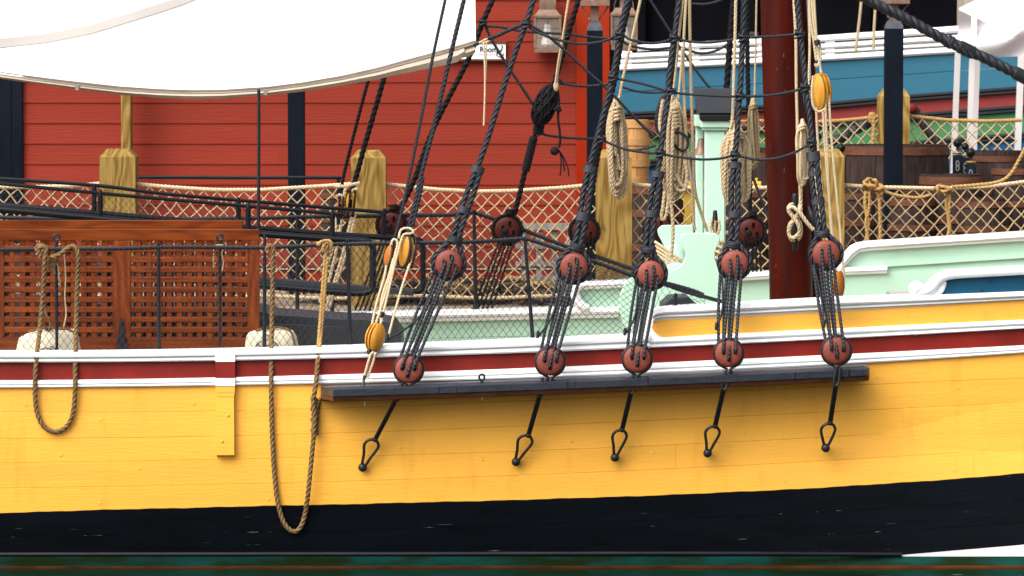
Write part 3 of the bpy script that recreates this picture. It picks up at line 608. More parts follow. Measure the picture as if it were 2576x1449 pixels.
for si, (pts, sy, (ux, uy, ur), (lx, ly, lr), lab) in enumerate(SHR):
    Yu, Yl = nshY(uy), -.33; SR = .0225
    base = P(lx, ly+lr, Yl); th = thing('shroud', lab, 'shroud rope', base, 'shrouds set up on the black channel shelf')
    ux_s = mpp(Yu)
    up = np.array([P(x, y, nshY(y)) for x, y in pts]); up = catmull(up, sub=6)
    zsplit = P(0, sy, nshY(sy))[2]; c = P(ux, uy, Yu); rr = ur*ux_s
    hi = [q for q in up if q[2] > zsplit]; lo_ = [q for q in up if q[2] <= zsplit]
    dirv = up[-1]-up[-8]; side = np.array((dirv[2], 0, -dirv[0])); side /= np.linalg.norm(side)   # picture-left of the run
    if side[0] > 0: side = -side
    half = SR*.98
    L = [q + side*half*min(1, (k+1)/4) for k, q in enumerate(lo_)]; Rr = [q - side*half - np.array((0, .003, 0)) for q in lo_]
    tl = lo_[-1] - c; a0 = math.atan2(tl[2], tl[0])
    rr *= 1.05; ring = [c + np.array((0, .022, 0)) + (rr+SR*.45)*np.array((math.cos(a), 0, math.sin(a))) for a in np.linspace(a0+.75, a0+2*math.pi-.75, 14)]
    mb = MB(); mb.rope(np.vstack([hi, L, ring, Rr[::-1]])[::3] if False else np.vstack([hi[::4], L[::4], ring, Rr[::-1][::4], [Rr[0]]]), SR, 12, sub=5, pitch=7, rings=12); mb.build('shroud_rope', M['rope_black'], th, sharp=60)
    mb = MB()
    def mid(t):
        i = t*(len(lo_)-1); return lo_[int(i)]
    for t0, t1 in ((0, .10), (.52, .62)) if si != 4 else ((0, .12), (.55, .64), (.28, .33)):
        a, b_ = mid(t0), mid(min(1, t1)); T_, rg = np.linspace(0, 1, 16), np.linspace(0, 2*math.pi, 15)[:-1]; mb = MB()
        vv = [a + (b_-a)*t + side*math.cos(q)*SR*2.12*(1+.03*math.cos(t*31)) + np.array((0, math.sin(q)*SR*1.22, 0)) for t in T_ for q in rg]
        mb.add(vv, [(i*14+j, i*14+(j+1) % 14, (i+1)*14+(j+1) % 14, (i+1)*14+j) for i in range(15) for j in range(14)] + [tuple(range(13, -1, -1)), tuple(15*14+j for j in range(14))]); mb.build('seizing', M['rope_black'], th, sharp=50)
    mb = MB()
    # throat seizing
    tp = lo_[-1]; dn = (c - tp)/np.linalg.norm(c - tp)
    for k in range(5):
        q = tp + dn*(k*.011 - .012); mb.tube([q + np.array((math.cos(t)*SR*2.15*(-side[0]) , math.sin(t)*SR*1.5, math.cos(t)*SR*2.15*(-side[2]) + .006*math.sin(t+k))) for t in np.linspace(0, 2*math.pi, 13)[:-1]], .0072, 7, closed=True, sub=3)
    mb.build('seizing', M['rope_black'], th, sharp=50)
    tilt = 0
    put_deadeye(DEU, c, rr, th, random.uniform(-.10, .10))
    cl = P(lx, ly, Yl); rl = lr*mpp(Yl); de = put_deadeye(DEL, cl, rl*.96, th, random.uniform(-.08, .08))
    mb = MB(); st = [cl + rl*1.01*np.array((math.cos(a), 0, math.sin(a))) for a in np.linspace(R(-52), R(232), 22)]
    foot = cl + np.array((0, 0, -rl*1.22))
    mb.tube([foot + np.array((.030, 0, -.012)), foot + np.array((.012, 0, .012))] + st + [foot + np.array((-.012, 0, .012)), foot + np.array((-.03, 0, -.012))], .0095, 8, sub=3)
    mb.build('iron_strop', M['ironblack'], th)
    # lanyards
    fu, fl = .40*rr, .40*rl
    for k in range(3):
        a = c + np.array((HU[k][0]*rr, -fu*.55, HU[k][1]*rr - .05*rr)); b_ = cl + np.array((HL[k][0]*rl, -fl*.55, HL[k][1]*rl + .05*rl))
        a2 = c + np.array((HU[k][0]*rr, -fu*1.05 - .004, (HU[k][1]-.40)*rr)); b2 = cl + np.array((HL[k][0]*rl, -fl*1.05 - .004, (HL[k][1]+.38)*rl))
        mb = MB(); mb.rope([a, a2, (a2+b2)/2 + np.array((0, .01, 0)), b2, b_], .0128, 9, sub=5); mb.build('lanyard', M['rope_black'], th, sharp=60)
    for k, dx in enumerate((-.052, -.018, .016)):
        a = c + np.array((dx*1.4 - .02, rr*.42, -rr*.25)); b_ = cl + np.array((dx - .016, rl*.42, rl*.5))
        mb = MB(); mb.rope([a, (a+b_)/2 + np.array((-.008, .0, 0)), b_], .0125, 9, sub=5); mb.build('lanyard', M['rope_black'], th, sharp=60)
    # lanyard tail end
    e = cl + np.array((-.088, .0, .165)) if si else cl + np.array((-.15, 0, .20))
    mb = MB(); mb.rope([c + np.array((-rr*.9, .02, -rr*.7)), (c*.5+cl*.5) + np.array((-.062, .02, 0)), e], .0085, 9, sub=5); mb.wrap(e + np.array((.006, 0, .05)), e, .0115, 4); mb.build('lanyard', M['rope_black'], th, sharp=60)
# backstays and their tackle
for pts, r, lab in (([(1124, -20), (1120, 0), (1089, 143), (1055, 320), (1022, 480), (1005, 554), (993, 597), (982, 625)], .0125, 'thin black backstay ending at the small orange pulley block'),
                    ([(1171, -20), (1167, 0), (1135, 133), (1092, 317), (1058, 446), (1048, 496), (1033, 554), (1024, 598)], .018, 'black backstay ending at the yellow pulley block with black strop')):
    bs = thing('backstay', lab, 'backstay rope', P(pts[-1][0], pts[-1][1], .1), 'black backstays beside the white sail')
    m = MB(); m.rope([P(x, y, .15 + .4*(620-y)/620) for x, y in pts], r, 12); m.build('stay_rope', M['rope_black'], bs, sharp=60)
    if r > .015:
        m = MB(); m.rope([P(x, y, .15 + .4*(620-y)/620) for x, y in ((1064, 446), (1054, 500), (1040, 556), (1028, 600))], r*.9, 12); m.build('stay_rope', M['rope_black'], bs, sharp=60)
def block(parent, cx, cy, Y, w, h, shells, yaw, roll, mt, strop=None):
    """wooden pulley block: cheeks, sheaves between them, rope strop round the outside"""
    s = mpp(Y); W, H = w*s, h*s; c = P(cx, cy, Y)
    yw, rl = R(yaw), R(roll)
    def tr(q):
        x, y, z = q; x, z = x*math.cos(rl)+z*math.sin(rl), -x*math.sin(rl)+z*math.cos(rl)
        return c + np.array((x*math.cos(yw) - y*math.sin(yw), x*math.sin(yw) + y*math.cos(yw), z))
    def trn(q):   # roll in the picture plane after yaw
        x, y, z = q; x, y = x*math.cos(yw) - y*math.sin(yw), x*math.sin(yw) + y*math.cos(yw)
        return c + np.array((x*math.cos(rl)+z*math.sin(rl), y, -x*math.sin(rl)+z*math.cos(rl)))
    bl_ = thing('block', None, None, c); bl_.parent = parent; bl_.location = Vector(c) - parent.location; WL[bl_.name] = c
    n = 24; T = W*.95; slots = shells
    # plates stacked along local x: cheek, slot, (divider, slot), cheek
    ck = T*.30; sl_ = T*(.40/slots) * .62; dv = T*(.40/slots)*.38 if slots > 1 else 0
    x = -T/2; a, d = H/2, W*.52
    def plate(x0, x1, dome0, dome1):
        m = MB(); v = []; rs = [0.02, .45, .75, .92, 1.0]
        for rr_ in rs:
            for k in range(n):
                t = 2*math.pi*k/n; v.append((x0 + dome0*(rr_**3)*ck*.85, d*rr_*math.sin(t), a*rr_*math.cos(t)))
        for rr_ in rs[::-1]:
            for k in range(n):
                t = 2*math.pi*k/n; v.append((x1 - dome1*(rr_**3)*ck*.85, d*rr_*math.sin(t), a*rr_*math.cos(t)))
        mm = len(rs)*2; f = [(i*n+j, i*n+(j+1) % n, (i+1)*n+(j+1) % n, (i+1)*n+j) for i in range(mm-1) for j in range(n)] + [tuple(range(n-1, -1, -1)), tuple((mm-1)*n+j for j in range(n))]
        m.add([trn(q) for q in v], f); m.build('cheek', M[mt], bl_)
    plate(x, x+ck, 1, 0); x += ck
    for k in range(slots):
        m = MB()
        for z0, z1 in ((a*.55, a*.93), (-a*.93, -a*.55)):
            m.add([trn(q) for q in [(x, -d*.45, z0), (x+sl_, -d*.45, z0), (x+sl_, d*.45, z0), (x, d*.45, z0), (x, -d*.3, z1), (x+sl_, -d*.3, z1), (x+sl_, d*.3, z1), (x, d*.3, z1)]], [(0,3,2,1),(4,5,6,7),(0,1,5,4),(1,2,6,5),(2,3,7,6),(3,0,4,7)])
        m.build('spacer', M[mt], bl_)
        m = MB(); v = []
        for xx, rr_ in ((x+.001, .02), (x+.001, .62), (x+sl_*.5, .52), (x+sl_-.001, .62), (x+sl_-.001, .02)):
            for q in range(16): t = 2*math.pi*q/16; v.append(trn((xx, d*rr_*1.2*math.sin(t), d*rr_*1.2*math.cos(t))))
        m.add(v, [(i*16+j, i*16+(j+1) % 16, (i+1)*16+(j+1) % 16, (i+1)*16+j) for i in range(4) for j in range(16)]); m.build('sheave', M['ironblack'], bl_)
        x += sl_
        if k < slots-1: plate(x, x+dv, 0, 0); x += dv
    plate(x, x+ck, 0, 1)
    if strop:
        m = MB()
        for sx in (-.24, .24) if shells == 1 else (-.34, .34):
            m.rope([trn((T*sx*(1 if abs(math.sin(t)) > .3 else .8), (d+.006)*math.sin(t)*1.0, (a+.010)*math.cos(t))) for t in np.linspace(0, 2*math.pi, 17)[:-1]], .0095, 9, closed=True, sub=4)
        m.rope([trn((.012*math.cos(t), 0, a + .022 + .02*math.sin(t))) for t in np.linspace(0, 2*math.pi, 9)[:-1]], .009, 9, closed=True, sub=4)
        m.build('strop', M[strop], bl_, sharp=60)
    return bl_
tk = thing('rope_tackle', 'tan rope tackle with three yellow wooden pulley blocks hooked to the channel', 'tackle', P(915, 975, -.3))
block(tk, 982, 644, .12, 30, 56, 1, 32, 12, 'blockwood_or', 'rope_black'); block(tk, 1024, 633, .10, 40, 78, 1, 38, 10, 'blockwood', 'rope_black'); block(tk, 945, 849, -.16, 50, 74, 2, -38, 12, 'blockwood', None)
for pts in ([(984, 616), (988, 604), (996, 603), (1000, 614), (994, 640), (975, 720), (950, 800), (932, 852)], [(999, 640), (985, 700), (966, 780), (958, 812), (950, 860)],
            [(972, 668), (966, 700), (948, 760), (936, 815), (928, 850)], [(990, 650), (975, 705), (963, 740), (956, 792), (962, 808)], [(1031, 664), (1012, 720), (992, 790), (976, 850)],
            [(1003, 600), (1008, 580), (1020, 574), (1034, 576), (1040, 584), (1030, 588), (1016, 590), (1008, 608), (997, 650), (980, 700)]):
    m = MB(); m.rope([P(x, y, .06 - .22*(y-600)/250) for x, y in pts], .0098, 9); m.build('fall_rope', M['rope_cream'], tk, sharp=60)
m = MB(); m.rope([P(x, y, -.22) for x, y in ((939, 884), (930, 905), (919, 950))], .010, 9); m.rope([P(x, y, -.23) for x, y in ((945, 886), (937, 915), (925, 950))], .010, 9); m.rope([P(x, y, -.24) for x, y in ((934, 888), (926, 912), (917, 946))], .010, 9); m.build('pendant', M['rope_cream'], tk, sharp=60)
m = MB(); m.wrap(P(931, 878, -.19), P(926, 890, -.2), .016, 3); m.build('whipping', M['ironblack'], tk); m = MB(); m.wrap(P(963, 785, -.1), P(958, 800, -.11), .018, 4); m.build('whipping', M['ironblack'], tk); m = MB(); m.wrap(P(943, 886, -.21), P(939, 900, -.2), .018, 4); m.build('whipping', M['ironblack'], tk); m = MB(); m.tube([P(917, 945, -.24), P(915, 958, -.25), P(914, 975, -.27)], [.012, .009, .010], 8); m.build('hook', M['ironblack'], tk)

# ------------------------------------------------------------------ far shrouds
FSH = [([(937, 165), (927, 200), (900, 300), (865, 440), (858, 490)], .017, None, 'thin dark far shroud coming down onto the orange far block'),
       ([(977, 160), (967, 193), (919, 360), (897, 440), (886, 475)], .026, None, 'thick dark far shroud ending at the yellow far pulley block'),
       ([(1246, -20), (1239, 0), (1215, 55), (1174, 157), (1092, 320), (1039, 460), (1004, 530)], .026, (985, 566), 'dark far shroud passing behind the corner of the white sail'),
       ([(1461, -20), (1455, 0), (1425, 100), (1405, 173), (1372, 280), (1339, 360), (1309, 480), (1294, 540)], .026, (1276, 578), 'dark far shroud with the black rope bundle lashed on it'),
       ([(1590, -20), (1586, 0), (1567, 83), (1549, 193), (1527, 290), (1503, 400), (1488, 500), (1480, 545)], .022, (1470, 582), 'dark far shroud close behind the shroud at the orange red corner board'),
       ([(1846, -20), (1845, 0), (1838, 80), (1828, 222), (1812, 400), (1800, 530)], .030, None, 'thick dark far shroud going down behind the belfry roof'),
       ([(1718, -20), (1714, 20), (1704, 100), (1690, 200), (1676, 350), (1662, 480), (1658, 530)], .020, (1657, 577), 'dark far shroud hidden behind the tangled tan coil'),
       ([(1880, -20), (1879, 0), (1880, 120), (1882, 233), (1887, 420), (1886, 530)], .022, (1888, 582), 'dark far shroud beside the mast with its deadeye in front of the net')]
def fshY(y): return 6.2 - .45*(580-y)/580
for pts, r, de, lab in FSH:
    th = thing('shroud', lab, 'shroud rope', P(pts[-1][0], pts[-1][1]+200, 6.2), 'shrouds on the far side of the ship')
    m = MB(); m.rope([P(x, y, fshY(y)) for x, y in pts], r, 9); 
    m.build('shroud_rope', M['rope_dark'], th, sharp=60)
    if de:
        c = P(de[0], de[1], 6.15); r_ = 33*mpp(6.15)
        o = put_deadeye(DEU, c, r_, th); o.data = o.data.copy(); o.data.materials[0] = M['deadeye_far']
        m = MB(); m.rope([c + (r_+.014)*np.array((math.cos(a), 0, math.sin(a))) for a in np.linspace(R(40), R(320+90), 14)], .018, 9, sub=4)
        for k in range(3): m.tube([c + np.array((.03*math.cos(t)+.02, .03*math.sin(t), r_*1.25+k*.014)) for t in np.linspace(0, 6.28, 11)[:-1]], .009, 6, closed=True, sub=3)
        m.ball(c + np.array((-.02, -.05, -.01)), .028, 10, (1, .6, 1)); m.build('seizing', M['rope_dark'], th, sharp=60)
        m = MB(); dx = -.0
        bx = de[0] + (-70 if de[0] < 1400 else (-25 if de[0] < 1700 else 5))
        for k in range(5):
            a = P(de[0]-14+k*9, de[1]+12, 6.1); e = P(bx-22+k*12, de[1]+ 215, 6.25); m.rope([a, (a+e)/2, e], .011, 6)
        m.build('lanyards', M['rope_dark'], th, sharp=60)
ft_ = thing('rope_tackle', 'pair of orange and yellow far blocks with cream rope before the pine post', 'tackle', P(860, 760, 6))
block(ft_, 856, 522, 6.0, 22, 50, 1, 8, 6, 'blockwood_or', 'rope_dark'); block(ft_, 884, 512, 6.0, 30, 58, 1, 5, 6, 'blockwood', 'rope_dark')
for pts in ([(900, 462), (880, 466), (868, 480), (860, 540), (852, 600), (832, 690), (815, 760)], [(900, 475), (886, 480), (878, 500)], [(846, 495), (858, 490), (862, 500)], [(893, 540), (876, 620), (850, 700), (830, 770)], [(848, 545), (838, 620), (820, 680), (805, 760)], [(885, 545), (862, 640), (838, 720), (822, 770)], [(840, 470), (870, 468), (905, 460)]):
    m = MB(); m.rope(pxs(pts, 6.0), .016, 9); m.build('fall_rope', M['rope_cream'], ft_, sharp=60)

# ratlines
GR = 'ratlines tied across the near shrouds'
def ratline(pts, Yf, r, lab, group, knots=()):
    m = MB(); m.rope([P(x, y, Yf(y)) for x, y in pts], r, 9)
    for x, y in knots:
        c = P(x, y, Yf(y))
        for k in range(3):
            m.tube([c + np.array((.030*math.cos(t), .030*math.sin(t), (k-1)*.016 + .012*math.cos(t+k*2))) for t in np.linspace(0, 6.283, 10)[:-1]], .0085, 6, closed=True, sub=3)
    return m.build('ratline', M['rope_black'], None, lab, 'ratline', group, sharp=60)
nf = lambda y: nshY(y) - .004
ratline([(1324, 62), (1360, 85), (1420, 104), (1470, 110), (1520, 103), (1559, 88), (1590, 101), (1635, 109), (1670, 105), (1697, 97), (1730, 104), (1775, 107), (1820, 103), (1869, 95), (1940, 92), (2010, 86)], nf, .0105, 'highest black ratline, sagging across the lantern and the blue ship rail', GR, [(1324, 62), (1559, 88), (1697, 97), (1869, 95), (2012, 86)])
ratline([(1542, 196), (1600, 207), (1650, 220), (1688, 232), (1760, 239), (1862, 243), (1935, 240), (1985, 232), (2026, 220)], nf, .0105, 'middle black ratline crossing the belfry roof and ending at the yellow block', GR, [(1542, 196), (1688, 231), (1862, 243), (2026, 221)])
ratline([(1512, 350), (1535, 361), (1575, 376), (1620, 383), (1662, 387), (1700, 394), (1760, 401), (1810, 399), (1850, 392), (1900, 401), (1950, 399), (2000, 383), (2042, 358)], nf, .0105, 'lowest black ratline crossing the mint belfry post', GR, [(1512, 350), (1662, 386), (1850, 392), (2042, 359)])
GF = 'ratlines tied across the far shrouds'
ff = lambda y: fshY(y) - .004
ratline([(1215, 58), (1222, 66), (1260, 68), (1300, 76), (1340, 81), (1425, 86), (1470, 92), (1530, 97), (1570, 99)], ff, .013, 'upper far ratline crossing the copper lantern on the red wall', GF, [(1215, 56), (1425, 88)])
ratline([(1567, 104), (1590, 116), (1640, 124), (1690, 120), (1715, 121), (1760, 134), (1800, 128), (1835, 108)], ff, .013, 'far ratline sagging in front of the white ship rail', GF)
ratline([(1405, 207), (1430, 213), (1470, 217), (1520, 213), (1548, 208)], ff, .013, 'short far ratline just above the black rope bundle', GF, [(1406, 208)])
ratline([(1562, 218), (1600, 229), (1640, 233), (1690, 230)], ff, .012, 'slack far ratline low across the plain blue hull', GF)
ratline([(1360, 335), (1375, 340), (1420, 346), (1480, 349), (1520, 350)], ff, .013, 'far ratline just below the black rope bundle', GF, [(1358, 334)])
ratline([(1560, 374), (1600, 378), (1650, 366)], ff, .012, 'short far ratline across the pale oak barrel', GF)
rp('black_line', [(1330, 62), (1380, 92), (1430, 135), (1480, 182), (1530, 226), (1570, 268), (1610, 310), (1645, 342)], .35, .0115, 'rope_black', 'black line slanting down from shroud to the black rope hank')
rp('black_line', [(1216, 50), (1232, 90), (1270, 155), (1310, 215), (1342, 264)], 5.8, .014, 'rope_black', 'black line slanting down to the black rope bundle')
rp('black_line', [(1622, -15), (1635, 0), (1664, 45), (1694, 92), (1715, 126), (1745, 168), (1772, 205), (1787, 222)], 5.0, .012, 'rope_black', 'black line slanting over the blue hull to the belfry roof')
rp('black_line', [(1737, 9), (1770, 11), (1800, 5), (1830, -6)], 5.8, .012, 'rope_black', 'black slack line at the top against the dark shed')
rp('black_line', [(1893, 440), (1900, 462), (1915, 500), (1930, 540), (1940, 560)], 5.9, .014, 'rope_black', 'black line slanting to the mast foot in front of the net')

# black rope bundle with tassel
bd = thing('rope_bundle', 'oval black rope-bound bundle hanging on a far shroud in front of the red wall', 'rope bundle', P(1365, 318, 5.8))
c = P(1371, 264, 5.72); ax = P(1390, 215, 5.72) - P(1352, 316, 5.72); ax /= np.linalg.norm(ax); sx = np.array((ax[2], 0, -ax[0]))
def bp(u, t, k=1.0):   # u along the axis -1..1, t angle
    w_ = .088*math.sqrt(max(0, 1-u*u))*(1 - .12*u)
    return c + ax*u*.185 + k*(sx*math.cos(t)*w_ - np.array((0, 1, 0))*math.sin(t)*w_*.9)
m = MB(); m.add([bp(u, t, .93) for u in np.linspace(-.99, .99, 12) for t in np.linspace(0, 2*math.pi, 17)[:-1]], [(i*16+j, i*16+(j+1) % 16, (i+1)*16+(j+1) % 16, (i+1)*16+j) for i in range(11) for j in range(16)]); m.build('core', M['rope_dark'], bd)
m = MB()
for k in range(16):
    t0 = k*math.pi/8; tw = .9*(1 if k % 2 else -1)
    m.rope([bp(u, t0 + tw*u, 1.02) for u in np.linspace(-.96, .96, 9)], .0115, 9, sub=4)
m.build('lashing', M['rope_dark'], bd, sharp=60)
m = MB(); m.wrap(P(1358, 312, 5.75), P(1352, 332, 5.8), .045, 4); m.build('serving', M['rope_dark'], bd); m = MB(); m.wrap(P(1343, 345, 5.93), P(1322, 430, 6.0), .036, 16); m.build('serving', M['rope_dark'], bd)
ts = MB(); ts.rope(pxs([(1402, 222), (1406, 250), (1405, 270), (1404, 300), (1408, 330), (1409, 355), (1406, 372)], 5.65), .012, 9)
for x, y in ((1404, 271), (1406, 277), (1399, 275)): ts.ball(P(x, y, 5.63), .026, 10, (1, 1, .7))
ts.ball(P(1395, 380, 5.63), .038, 12)
for q in ([(1405, 376), (1411, 395), (1411, 420), (1409, 442)], [(1406, 378), (1416, 398), (1420, 432)], [(1406, 378), (1420, 400), (1428, 420), (1431, 443)]): ts.tube(pxs(q, 5.63), .006, 6)
ts.build('knotted_tassel', M['rope_dark'], None, 'knotted black rope tassel hanging before the red wall beside bundle', 'tassel', sharp=60)
# halyard to the bundle
rp('halyard', [(1434, -15), (1430, 0), (1421, 60), (1413, 120), (1404, 175), (1400, 210)], 5.6, .012, 'rope_tan', 'tan halyard dropping to the top of the black rope bundle', extra=lambda m: (m.rope(pxs([(1425, 30), (1414, 100), (1405, 150), (1397, 208)], 5.58), .009, 9), m.ball(P(1399, 217, 5.6), .030, 12, (.75, .75, 1.5))))

# tan running rigging
TY = 1.2
rp('halyard', [(1615, -20), (1611, 0), (1593, 83), (1568, 192), (1558, 244), (1548, 262)], .7, .0115, 'rope_tan', 'tan rope dropping past the copper lantern to a long coil')
rp('halyard', [(1719, -20), (1718, 0), (1709, 83), (1701, 167), (1693, 233), (1688, 262)], .30, .0095, 'rope_cream', 'cream rope lying along the shroud above the tangled coil')
rp('halyard', [(1728, -20), (1726, 0), (1721, 83), (1719, 167), (1721, 240), (1724, 300), (1729, 375), (1741, 470), (1745, 556), (1750, 580)], .75, .0115, 'rope_tan', 'tan rope hanging straight in front of the belfry and down its post', extra=lambda m: m.rope(pxs([(1716, 120), (1712, 190), (1706, 250)], .72), .010, 9))
rp('halyard', [(1735, -20), (1735, 0), (1736, 100), (1739, 240), (1741, 291), (1744, 391), (1749, 481), (1762, 530), (1780, 583)], .80, .0125, 'rope_tan', 'tan rope running down to the windlass beside the mint belfry post')
rp('halyard', [(1851, -20), (1851, 0), (1849, 100), (1846, 200), (1844, 270), (1842, 300), (1838, 322)], .2, .0125, 'rope_cream', 'pale rope hanging close beside the shroud at the belfry')
rp('halyard', [(1903, -20), (1903, 0), (1901, 117), (1898, 240), (1896, 256)], 3.6, .0085, 'rope_tan', 'thin tan rope hanging down against the mast side')
rp('halyard', [(1996, -20), (1997, 0), (2002, 100), (2003, 200), (2005, 284), (2007, 367), (2012, 459), (2013, 500)], 2.5, .0125, 'rope_cream', 'cream rope hanging straight down the face of the mast')
rp('halyard', [(2168, -20), (2167, 0), (2162, 50), (2157, 90), (2152, 130)], 22, .020, 'rope_tan', 'pale rope rising from the rail of the blue ship', group='pale ropes of the blue ship')
rp('halyard', [(2204, -20), (2202, 20), (2199, 70), (2197, 124)], 22, .020, 'rope_tan', 'pale rope of the blue ship nearest the black lamp post', group='pale ropes of the blue ship')
def coil(cx, yt, yb, wd, n, Y, r, mt, lab, lean=0, wraps=4, tails=()):
    m = MB(); H = yb - yt; s = mpp(Y)
    for k in range(n):
        f = (k+.5)/n; a = wd*.5*(.06+.88*f)*random.uniform(.9, 1.1); bt = yb - H*random.choice((0, .03, .08, .15, .24))*random.uniform(.6, 1.2); o = random.uniform(-.12, .12)*wd; dY = (random.random()-.5)*.16
        top = yt + H*.06*random.random()
        path = [(cx+o*.2, top, Y+dY*.3), (cx-a*.5, yt+H*.11, Y+dY), (cx-a+lean*.2, yt+H*.30, Y+dY-.02), (cx-a*1.02+lean*.5+o*.5, yt+H*.55, Y+dY-.03), (cx-a*.92+lean+o, bt-H*.13, Y+dY-.02), (cx-a*.52+lean+o, bt-H*.025, Y+dY), (cx+o+lean, bt, Y+dY), (cx+a*.52+lean+o, bt-H*.03, Y+dY+.03), (cx+a*.9+lean+o, bt-H*.13, Y+dY+.03), (cx+a+lean*.5+o*.5, yt+H*.52, Y+dY+.03), (cx+a*.95+lean*.2, yt+H*.28, Y+dY+.02), (cx+a*.5, yt+H*.11, Y+dY)]
        m.rope(pxs(path), r, 12, closed=True, sub=5)
    for k in range(wraps):
        y = yt + H*(.12 + .036*k); a = wd*.26
        m.rope(pxs([(cx-a, y+3, Y), (cx-a*.4, y-2+k, Y-.07), (cx+a*.4, y-4, Y-.07), (cx+a, y-2, Y), (cx, y, Y+.06)]), r, 9, closed=True, sub=4)
    for q in tails: m.rope(pxs(q, Y-.05), r, 9)
    return m.build('rope_coil', M[mt], None, lab, 'rope coil', 'rope coils hung on the shrouds', sharp=60)
coil(1550, 245, 498, 54, 10, .45, .0142, 'rope_tan', 'long tan rope coil hanging in front of the pine post beside pale barrel', 6)
coil(1697, 246, 500, 62, 14, .33, .0142, 'rope_tan', 'largest tangled tan rope coil beside the belfry', -4, 6,
     [[(1672, 480), (1668, 520), (1664, 545), (1670, 552), (1678, 530), (1682, 490)], [(1680, 470), (1690, 530), (1693, 580), (1691, 620), (1687, 650)], [(1700, 440), (1720, 470), (1728, 440), (1722, 400)], [(1690, 455), (1705, 478), (1722, 476), (1730, 452)], [(1668, 250), (1660, 300), (1662, 330), (1672, 330)]])
coil(1851, 312, 512, 72, 14, .22, .0142, 'rope_tan', 'wide tan rope coil split around the shroud at the belfry', 0, 3)
coil(1894, 246, 424, 30, 7, 3.5, .011, 'rope_tan', 'narrow tan rope coil hanging beside the dark red mast', 4, 2)
coil(2019, 300, 466, 34, 7, 2.4, .0105, 'rope_cream', 'small cream rope coil hanging on the mast face', 2, 2)
m = MB()
for k in range(7):
    a = 11 + k*1.6
    m.rope(pxs([(1676-k*.8, 240, .5), (1668-a*.5, 262, .47), (1658-a*.4, 300, .46), (1662-a*.3, 330, .46), (1676, 350, .44), (1690-k, 345, .5), (1684, 300, .52), (1684, 262, .52)]), .0115, 9, closed=True, sub=5)
m.rope(pxs([(1672, 348), (1690, 336), (1710, 334), (1726, 344), (1731, 362), (1722, 378), (1706, 374), (1694, 358), (1686, 346)], .28), .0115, 9)
for dx in (0, 7, -6): m.ball(P(1678+dx, 345+abs(dx)*.4, .38), .03, 10)
m.build('rope_hank', M['rope_black'], None, 'black rope hank with one loose loop tied beside tangled tan coil', 'rope coil', sharp=60)

# double block and tackle at the mast
bt = thing('rope_tackle', 'cream rope tackle with a large yellow double block beside the mast', 'tackle', P(2113, 760, .9))
block(bt, 2068, 231, 1.2, 54, 94, 2, 30, -4, 'blockwood', None); block(bt, 2112, 716, 1.0, 34, 72, 1, -35, 0, 'blockwood_or', None)
m = MB(); m.rope(pxs([(2046, 190), (2042, 230), (2046, 268), (2060, 281), (2076, 274)], .98), .010, 9); m.build('strop', M['rope_cream'], bt, sharp=60)
for pts in ([(2042, -20), (2042, 0), (2047, 60), (2053, 100), (2058, 130), (2063, 165), (2066, 184)], [(2034, -20), (2036, 0), (2040, 60), (2048, 110), (2053, 150)], [(2047, -20), (2048, 0), (2052, 70), (2056, 120), (2061, 155), (2055, 168), (2050, 160)],
            [(2053, 270), (2058, 367), (2068, 484), (2080, 600), (2092, 690)], [(2070, 280), (2076, 376), (2086, 500), (2098, 630), (2104, 690)], [(2076, 235), (2080, 376), (2092, 592), (2108, 660)], [(2085, 240), (2094, 376), (2117, 616), (2124, 700)], [(2036, 0), (2037, 120), (2034, 230), (2037, 320), (2046, 400), (2058, 500), (2066, 580)], [(2062, 100), (2064, 150), (2054, 165)]):
    m = MB(); m.rope(pxs(pts, 1.15), .0105, 9); m.build('fall_rope', M['rope_cream'], bt, sharp=60)
m = MB(); m.wrap(P(2054, 100, 1.12), P(2057, 113, 1.12), .022, 4); m.build('seizing', M['ironblack'], bt)

# heavy stay at the top corner
st = thing('stay_rope', 'very thick black stay slanting across the top corner over tent and lamp post', 'stay rope', P(2576, 198, 2.0))
pts = [(2140, -28), (2197, 7), (2280, 47), (2363, 93), (2447, 132), (2547, 180), (2660, 236)]
m = MB(); m.rope(pxs(pts, 2.0), .043, 16, pitch=4.5, rings=12, depth=.28); m.build('cable', M['rope_black'], st, sharp=60)
m = MB(); m.wrap(P(2380, 101, 2.0), P(2398, 110, 2.0), .05, 3); m.build('serving', M['rope_black'], st); m = MB(); m.wrap(P(2412, 116, 2.0), P(2450, 134, 2.0), .050, 12); m.build('serving', M['rope_black'], st); m = MB(); m.wrap(P(2552, 182, 2.0), P(2640, 226, 2.0), .050, 24); m.build('serving', M['rope_black'], st); m = MB(); m.rope(pxs([(2376, 104), (2410, 122), (2450, 142)], 1.97), .028, 12); m.build('serving', M['rope_black'], st)

